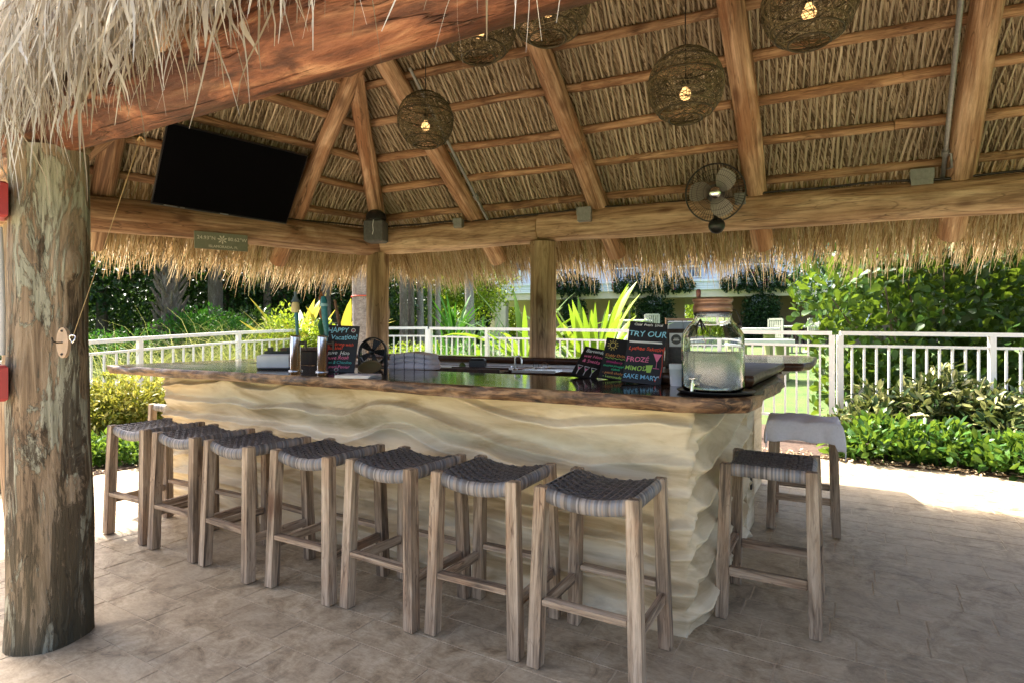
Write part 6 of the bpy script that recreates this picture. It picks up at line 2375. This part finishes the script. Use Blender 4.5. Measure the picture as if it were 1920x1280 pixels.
fence('white fence on the left that slopes away behind the croton shrubs', [(-60, 652, 6.2), (92, 643, 7.0), (262, 631.5, 8.1), (447, 621, 9.7), (592, 615.5, 11.4)], per=.165)
fence('white fence section behind the HAPPY board and the far corner post', [(598, 613.5, 11.5), (690, 613, 11.6), (801, 612.5, 11.2)])
fence('long white fence behind the bar, from the corner post to the patio corner', mids((807, 613, 11.0), (1560, 621, 7.25), 5))
fence('white fence on the right between the round-leaved shrub and the variegated shrubs', [(1575, 621, 7.22), (1860, 624, 6.85), (2170, 628, 6.5)])

# ------------------------------------------------------------------ the white building
def building():
    A = P(800, 560, 33.1); B = P(1640, 560, 26.4)
    ux = Vector((B.x - A.x, B.y - A.y, 0)); Lf = ux.length; ux.normalize()
    uy = Vector((-ux.y, ux.x, 0))             # away from the camera
    if uy.dot(Vector((A.x, A.y, 0))) < 0: uy = -uy
    G = .78
    FR = Matrix((ux, uy, Vector((0, 0, 1)))).transposed().to_4x4()
    FR.translation = Vector((A.x, A.y, G))
    root = thing('building', 'two-storey white house with balcony railings and vine-covered ground-floor columns', 'building', (A.x, A.y, G))
    FL = Matrix((ux, uy, Vector((0, 0, 1)))).transposed().to_4x4()

    def uof(px, back=0.0):
        """distance along the facade seen at pixel px"""
        r = P(px, 600, 1.0); dx, dy = r.x, r.y
        a = Vector((A.x, A.y)) + Vector((uy.x, uy.y)) * back
        # a + ux*u = t*(dx,dy)
        den = ux.x * dy - ux.y * dx
        return (-(a.x * dy - a.y * dx)) / den

    wall = plain('white_siding_paint', (.72, .77, .83), .7, vary=.04, vscale=2)
    beige = plain('beige_wall', (.60, .48, .35), .8, vary=.06, vscale=2)
    beam = plain('cream_trim', (.66, .58, .46), .7, vary=.05, vscale=2)
    dark = plain('window_glass', (.05, .08, .12), .08, spec=.8)

    def part(name, x0, x1, y0, y1, z0, z1, m, parent=None):
        mb = MB(); mb.box(x0, x1, y0, y1, z0, z1)
        return mb.build(name, m, parent or root, FL if parent is None else None)

    def zf(y, back=0): return EYE + (HOR - y) / FPX * 28.6 - G
    z_open = zf(557); z_fb = zf(543.5); z_ft = zf(528); z_rail = zf(499)
    u0, u1 = uof(868), Lf + 4
    # ground floor piers
    for px, w, m in ((938, .62, beam), (1076, .62, wall), (1228, .66, wall), (1424, .66, wall), (1640, .66, wall)):
        u = uof(px)
        part('column', u - w / 2, u + w / 2, .0, .55, -.9, z_open, m)
    part('header_beam', u0, u1, .01, .50, z_open + .002, z_fb, beam)
    # clapboards on the fascia, one above the other
    nb = 4
    for k in range(nb):
        za = z_fb + (z_ft - z_fb) * k / nb; zb_ = z_fb + (z_ft - z_fb) * (k + 1) / nb
        part('clapboard', u0 - .05, u1, -.10 + .012 * (k % 2), .5, za + .004, zb_ - .004, wall)
    part('balcony_floor', u0 - .05, u1, -.16, 2.6, z_ft, z_ft + .12, wall)
    # railing
    part('balcony_rail', u0, u1, -.09, -.03, z_rail - .03, z_rail + .03, wall)
    part('balcony_rail', u0, u1, -.085, -.035, z_ft + .20, z_ft + .24, wall)
    mb = MB(); mb.box(-.016, .016, -.016, .016, 0, 1); bme = mb.mesh('baluster', wall)
    n = int((u1 - u0) / .15)
    for k in range(min(n, 180)):
        obj('baluster', bme, root, FL @ Matrix.Translation((u0 + .1 + k * .15, -.06, z_ft + .241)) @ Matrix.Diagonal((1, 1, z_rail - .031 - z_ft - .241, 1)))
    for k in range(7):
        part('rail_post', u0 + k * 3.4 - .06, u0 + k * 3.4 + .06, -.15, .0, z_ft + .121, z_rail + .08, wall)
    # upper wall in clapboards with doors and windows
    zt = 6.9
    part('upper_wall', u0, u1, 2.0, 2.3, z_ft + .121, zt, wall)
    for k in range(12):
        za = z_ft + .14 + k * .27
        part('clapboard', u0, u1, 1.965, 1.998, za, za + .255, wall)
    for k in range(6):
        u = u0 + 1.4 + k * 3.3
        w = part('window', u, u + 1.7, 1.90, 1.962, z_ft + .25, z_ft + 2.35, plain('white_frame', (.7, .74, .8), .5) if k == 0 else bpy.data.materials['white_frame'])
        for j in range(2):
            mb = MB(); mb.box(u + .08 + j * .82, u + .80 + j * .82, 1.87, 1.898, z_ft + .35, z_ft + 2.27)
            o = mb.build('pane', dark); o.parent = w
    part('roof', u0 - .6, u1 + .6, -.8, 9, zt, zt + .3, plain('grey_roof', (.25, .26, .28), .8))
    # back wall of the arcade with its openings
    yb = 4.2
    ops = [(951, 968), (1012, 1040), (1148, 1192), (1284, 1372)]
    cur = u0
    zb0 = zf(563)
    for a, b in ops:
        ua, ub = uof(a, yb), uof(b, yb)
        part('back_wall', cur, ua, yb, yb + .25, -.9, z_open + .3, beige)
        part('door_header', ua + .002, ub - .002, yb + .01, yb + .24, zb0, z_open + .3, beam)
        cur = ub
    part('back_wall', cur, u1, yb, yb + .25, -.9, z_open + .3, plain('brown_wall', (.30, .22, .16), .8, vary=.06, vscale=2))
    part('arcade_ceiling', u0, u1, .52, yb + .3, z_open + .31, z_open + .36, beige)
    part('side_wall', uof(1440), uof(1440) + .2, .56, yb, -.9, z_open + .3, beige)
    part('arcade_floor', u0, u1, -1.2, yb + 2.5, -.25, -.02, M['grout'])
    # window frame with mullions in the middle opening
    ua, ub = uof(1168, yb), uof(1192, yb)
    for k in range(3):
        part('window_bar', ua + (ub - ua) * k / 2 - .04, ua + (ub - ua) * k / 2 + .04, yb + .05, yb + .12, -.2, zb0, M['white'])
    part('wall_plaque', uof(1221), uof(1226), -.06, -.02, 1.45, 2.15, M['white'])

    # vines on the columns, T-shaped
    def vine(label, px, cw, l, r):
        u = uof(px)
        rt = thing('climbing_vine', label, 'vine', (FR @ Vector((u, -.2, 0))), 0, 'bougainvillea vines on the columns')
        blobs = []
        def at(uu, z, y=-.25): v = FR @ Vector((uu, y, z)); return (v.x, v.y, v.z)
        for k in range(7):
            blobs.append((at(u + random.uniform(-.1, .1), .15 + k * (z_open / 7.5)), (cw, .45, .36)))
        m = 7
        for k in range(m):
            f = k / (m - 1)
            uu = u - l + (l + r) * f
            e = 1 - abs(f - l / (l + r)) * 1.25
            blobs.append((at(uu, z_fb + .14 + .28 * e, -.35), ((l + r) / m * .62, .35, .18 + .50 * max(0, e))))
        foliage('foliage', blobs, 330, .14, .085, LM['vine'], rt, upw=-.1)
        p, d_ = blob_points(blobs[7:], 1.6, .1)
        n = len(p)
        v, f, t = leaf_arrays(p, d_ + rng.normal(size=(n, 3)) * .5, d_ + rng.normal(size=(n, 3)), np.full(n, .13), .11, T_SIMPLE, np.full(n, .5))
        o = obj('flowers', np_mesh('flowers', v, None, f, mats=[LM['flower']])); o['kind'] = 'stuff'; world_part(o, rt)
        mb = MB(); mb.tube([at(u + .2, -.05, -.12), at(u - .1, 1.2, -.1), at(u + .15, z_open, -.12)], [.05, .04, .03], 6)
        world_part(mb.build('stem', M['bark']), rt)
    vine('dark vine on the column half hidden by the middle post', 1078, .75, 1.5, 1.1)
    vine('dark vine on the column between the lily and the drinks dispenser', 1226, .95, 1.75, 1.65)
    vine('dark vine on the column right of the drinks dispenser', 1424, .85, 1.5, 1.5)
    vine('small dark vine at the left end of the white building', 905, .55, .7, .7)
    # light foliage behind the arcade
    for k, px in enumerate((930, 1030, 1170, 1330, 1500)):
        tree('courtyard_tree', ['sunlit tree seen past the leftmost column of the building', 'sunlit tree behind the arcade, hidden by the middle post', 'sunlit tree seen through the middle window of the arcade', 'sunlit tree framed by the opening behind the drinks dispenser', 'tree behind the right bay of the building'][k], px, 41, 6.5, 2.8, LM['lime'], .26, .13, 38, .15, 'sunlit trees behind the arcade', .38, 8, squash=1.0, tint=(.3, .2))

    # bicycles parked in the right bay
    def bike_parts():
        rt = thing('bicycle', 'x', 'bicycle')
        rust = plain('rust_paint', (.20, .09, .045), .5, .2)
        for x in (-.52, .52):
            mb = MB(); mb.tube([(x + .33 * math.cos(a), 0, .34 + .33 * math.sin(a)) for a in np.linspace(0, 6.283, 24)], .022, 6)
            w = mb.build('wheel', M['black'], rt)
            mb = MB()
            for k in range(8):
                a = 6.283 * k / 8
                mb.tube([(x, 0, .34), (x + .32 * math.cos(a), 0, .34 + .32 * math.sin(a))], .004, 3, caps=False)
            mb.build('spokes', M['chrome'], w)
        mb = MB()
        for a, b in (((-.52, 0, .34), (-.12, 0, .30)), ((-.12, 0, .30), (-.22, 0, .78)), ((-.52, 0, .34), (-.20, 0, .70)), ((-.12, 0, .30), (.36, 0, .72)), ((-.20, 0, .70), (.35, 0, .80)), ((.52, 0, .34), (.35, 0, .92))):
            mb.tube([a, b], .022, 6)
        mb.build('frame', rust, rt)
        mb = MB(); mb.tube([(.20, -.30, 1.06), (.30, -.26, 1.10), (.36, -.08, 1.0), (.35, 0, .95), (.36, .08, 1.0), (.30, .26, 1.10), (.20, .30, 1.06)], .014, 6); mb.build('handlebar', M['darkmetal'], rt)
        mb = MB(); mb.tube([(-.36, 0, .83), (-.22, 0, .84), (-.06, 0, .83)], [.09, .075, .03], 8, squash=.45); mb.build('saddle', M['black'], rt)
        mb = MB(); mb.tube([(-.22, 0, .76), (-.22, 0, .82)], .014, 6); mb.build('seat_post', M['chrome'], rt)
        return rt
    b0 = bike_parts()
    for k, px in enumerate((1480, 1497, 1514, 1532)):
        b = b0 if k == 0 else copy_tree(b0)
        v = FR @ Vector((uof(px, 1.2), 1.2 + .1 * k, -.02))
        b.location = v; b.rotation_euler = (R(6), 0, math.atan2(uy.y, uy.x) + math.pi + R(28))
        tag(b, ['rust-coloured bicycle nearest the vine in the right bay', 'second rust-coloured bicycle from the vine', 'third rust-coloured bicycle from the vine', 'bicycle farthest from the vine, behind the round-leaved shrub'][k], 'bicycle', 'bicycles parked under the building')


building()


# ------------------------------------------------------------------ garden furniture
def furniture():
    grey = plain('grey_green_slats', (.36, .37, .30), .7, vary=.1, vscale=20)
    rt = thing('garden_chair', 'x', 'chair')
    for sx in (-.24, .24):
        mb = MB(); mb.box(sx - .022, sx + .022, -.24, -.196, 0, .62); mb.build('leg', grey, rt)
        mb = MB(); mb.box(sx - .022, sx + .022, .20, .244, 0, 1.02); mb.build('leg', grey, rt)
        mb = MB(); mb.box(sx - .03, sx + .03, -.25, .198, .622, .65); mb.build('armrest', grey, rt)
    for k in range(6):
        mb = MB(); mb.box(-.235, .235, -.24 + .074 * k, -.18 + .074 * k, .42, .445); mb.build('seat_slat', grey, rt)
    for k in range(7):
        mb = MB(); mb.box(-.20 + .062 * k - .02, -.20 + .062 * k + .02, .215, .232, .48, .98); mb.build('back_slat', grey, rt)
    mb = MB(); mb.box(-.218, .218, .205, .24, .981, 1.04); mb.build('top_rail', grey, rt)
    mb = MB(); mb.box(-.218, .218, .207, .238, .446, .478); mb.build('lower_rail', grey, rt)
    CH_ = [(1463, 598, 17.5, 150, 'grey slatted garden chair left of the garden table beyond the fence'), (1522, 600, 17.2, 215, 'grey slatted garden chair half behind the round-leaved shrub'),
           (1158, 590, 20, 140, 'grey garden chair seen above the lily leaves'), (1222, 589, 20, 200, 'grey garden chair just left of the tallest chalkboard')]
    for k, (px, y, d, rz, lab) in enumerate(CH_):
        c = rt if k == 0 else copy_tree(rt)
        q = P(px, y, d)
        c.location = (q.x, q.y, max(gz(q), q.z - 1.04)); c.rotation_euler = (0, 0, R(rz))
        tag(c, lab, 'chair', 'grey slatted chairs on the lawn')
    # round-cornered tables
    for px, y, d, w, lab in ((1495, 611, 17.6, .6, 'white-topped garden table between two slatted chairs'), (1190, 600, 20.2, .55, 'white-topped garden table between the chairs left of the boards')):
        q = P(px, y, d); z = gz(q)
        r = thing('garden_table', lab, 'table', (q.x, q.y, z), 0, 'white-topped garden tables')
        h = q.z - z
        mb = MB(); mb.box(-w, w, -w * .7, w * .7, h - .05, h, bev=.01); mb.build('table_top', M['white'], r)
        for sx in (-1, 1):
            for sy in (-1, 1):
                mb = MB(); mb.box(sx * w * .85 - .03, sx * w * .85 + .03, sy * w * .55 - .03, sy * w * .55 + .03, 0, h - .051); mb.build('leg', grey, r)
    # white picnic bench and table near the fence
    for px, y, d, w, hh, lab in ((1410, 615, 14.0, .55, .07, 'white slab table top beyond the fence, behind the dispenser'), (1428, 636, 12.6, .60, .09, 'white bench beyond the fence, just right of the dispenser')):
        q = P(px, y, d); z = gz(q)
        r = thing('garden_bench', lab, 'bench', (q.x, q.y, z), R(28), 'white garden benches')
        h = q.z - z
        mb = MB(); mb.box(-w, w, -.28, .28, h - hh, h, bev=.01); mb.build('bench_top', M['white'], r)
        for sx in (-1, 1):
            mb = MB(); mb.box(sx * w * .75 - .06, sx * w * .75 + .06, -.2, .2, 0, h - hh - .001); mb.build('leg', plain('olive_leg', (.25, .27, .12), .7), r)
    # dark wooden settee with grey cushions
    q = P(1283, 596, 22.0); z = gz(q); h = q.z - z
    r = thing('settee', 'brown wooden settee with dark grey cushions left of the dispenser', 'sofa', (q.x, q.y, z), R(28))
    bw = plain('teak_brown', (.20, .10, .05), .6, vary=.2)
    for sx in (-.62, .62):
        mb = MB(); mb.box(sx - .03, sx + .03, -.35, -.29, 0, .62); mb.build('leg', bw, r)
        mb = MB(); mb.box(sx - .03, sx + .03, .29, .35, 0, h); mb.build('leg', bw, r)
        mb = MB(); mb.box(sx - .04, sx + .04, -.37, .288, .621, .66); mb.build('armrest', bw, r)
    mb = MB(); mb.box(-.588, .588, -.33, .288, .36, .42); mb.build('seat_frame', bw, r)
    mb = MB(); mb.box(-.588, .588, .30, .34, h - .09, h - .01); mb.build('top_rail', bw, r)
    for sx in (-.29, .29):
        mb = MB(); mb.box(sx - .28, sx + .28, -.32, .20, .421, .54, bev=.03); mb.build('cushion', plain('grey_cushion', (.12, .125, .13), .9) if sx < 0 else bpy.data.materials['grey_cushion'], r)
        mb = MB(); mb.box(sx - .28, sx + .28, .19, .298, .545, h - .12, bev=.03); mb.build('cushion', bpy.data.materials['grey_cushion'], r)


furniture()


# ------------------------------------------------------------------ last: text objects become plain meshes
def bake_text():
    dg = bpy.context.evaluated_depsgraph_get()
    for o in [x for x in SC.objects if x.type == 'FONT']:
        me = bpy.data.meshes.new_from_object(o.evaluated_get(dg))
        me.name = 'lettering'
        if o.active_material and o.active_material.name.startswith('chalk'):
            # hand-written: every stroke wanders a little
            co = np.zeros(len(me.vertices) * 3, np.float32); me.vertices.foreach_get('co', co); co = co.reshape(-1, 3)
            h = max(1e-4, co[:, 1].max() - co[:, 1].min()); ph = random.uniform(0, 60)
            x = co[:, 0] / h; y = co[:, 1] / h
            co[:, 1] = h * (y * (1 + .35 * (vnoise(x * 1.6 + ph, np.full(len(x), 3.0)) - .5)) + .22 * (vnoise(x * 1.1 + ph, np.full(len(x), 9.0)) - .5))
            co[:, 0] = h * (x + .18 * (vnoise(x * 1.9 + ph, y * 1.7) - .5))
            me.vertices.foreach_set('co', co.ravel()); me.update()
        n = bpy.data.objects.new('lettering', me)
        COL.objects.link(n)
        n.parent = o.parent
        n.matrix_basis = o.matrix_basis.copy()
        bpy.data.objects.remove(o)
    for o in SC.objects:
        if o.type == 'MESH' and o.name.startswith('lettering.'):
            o.name = 'lettering'


bake_text()
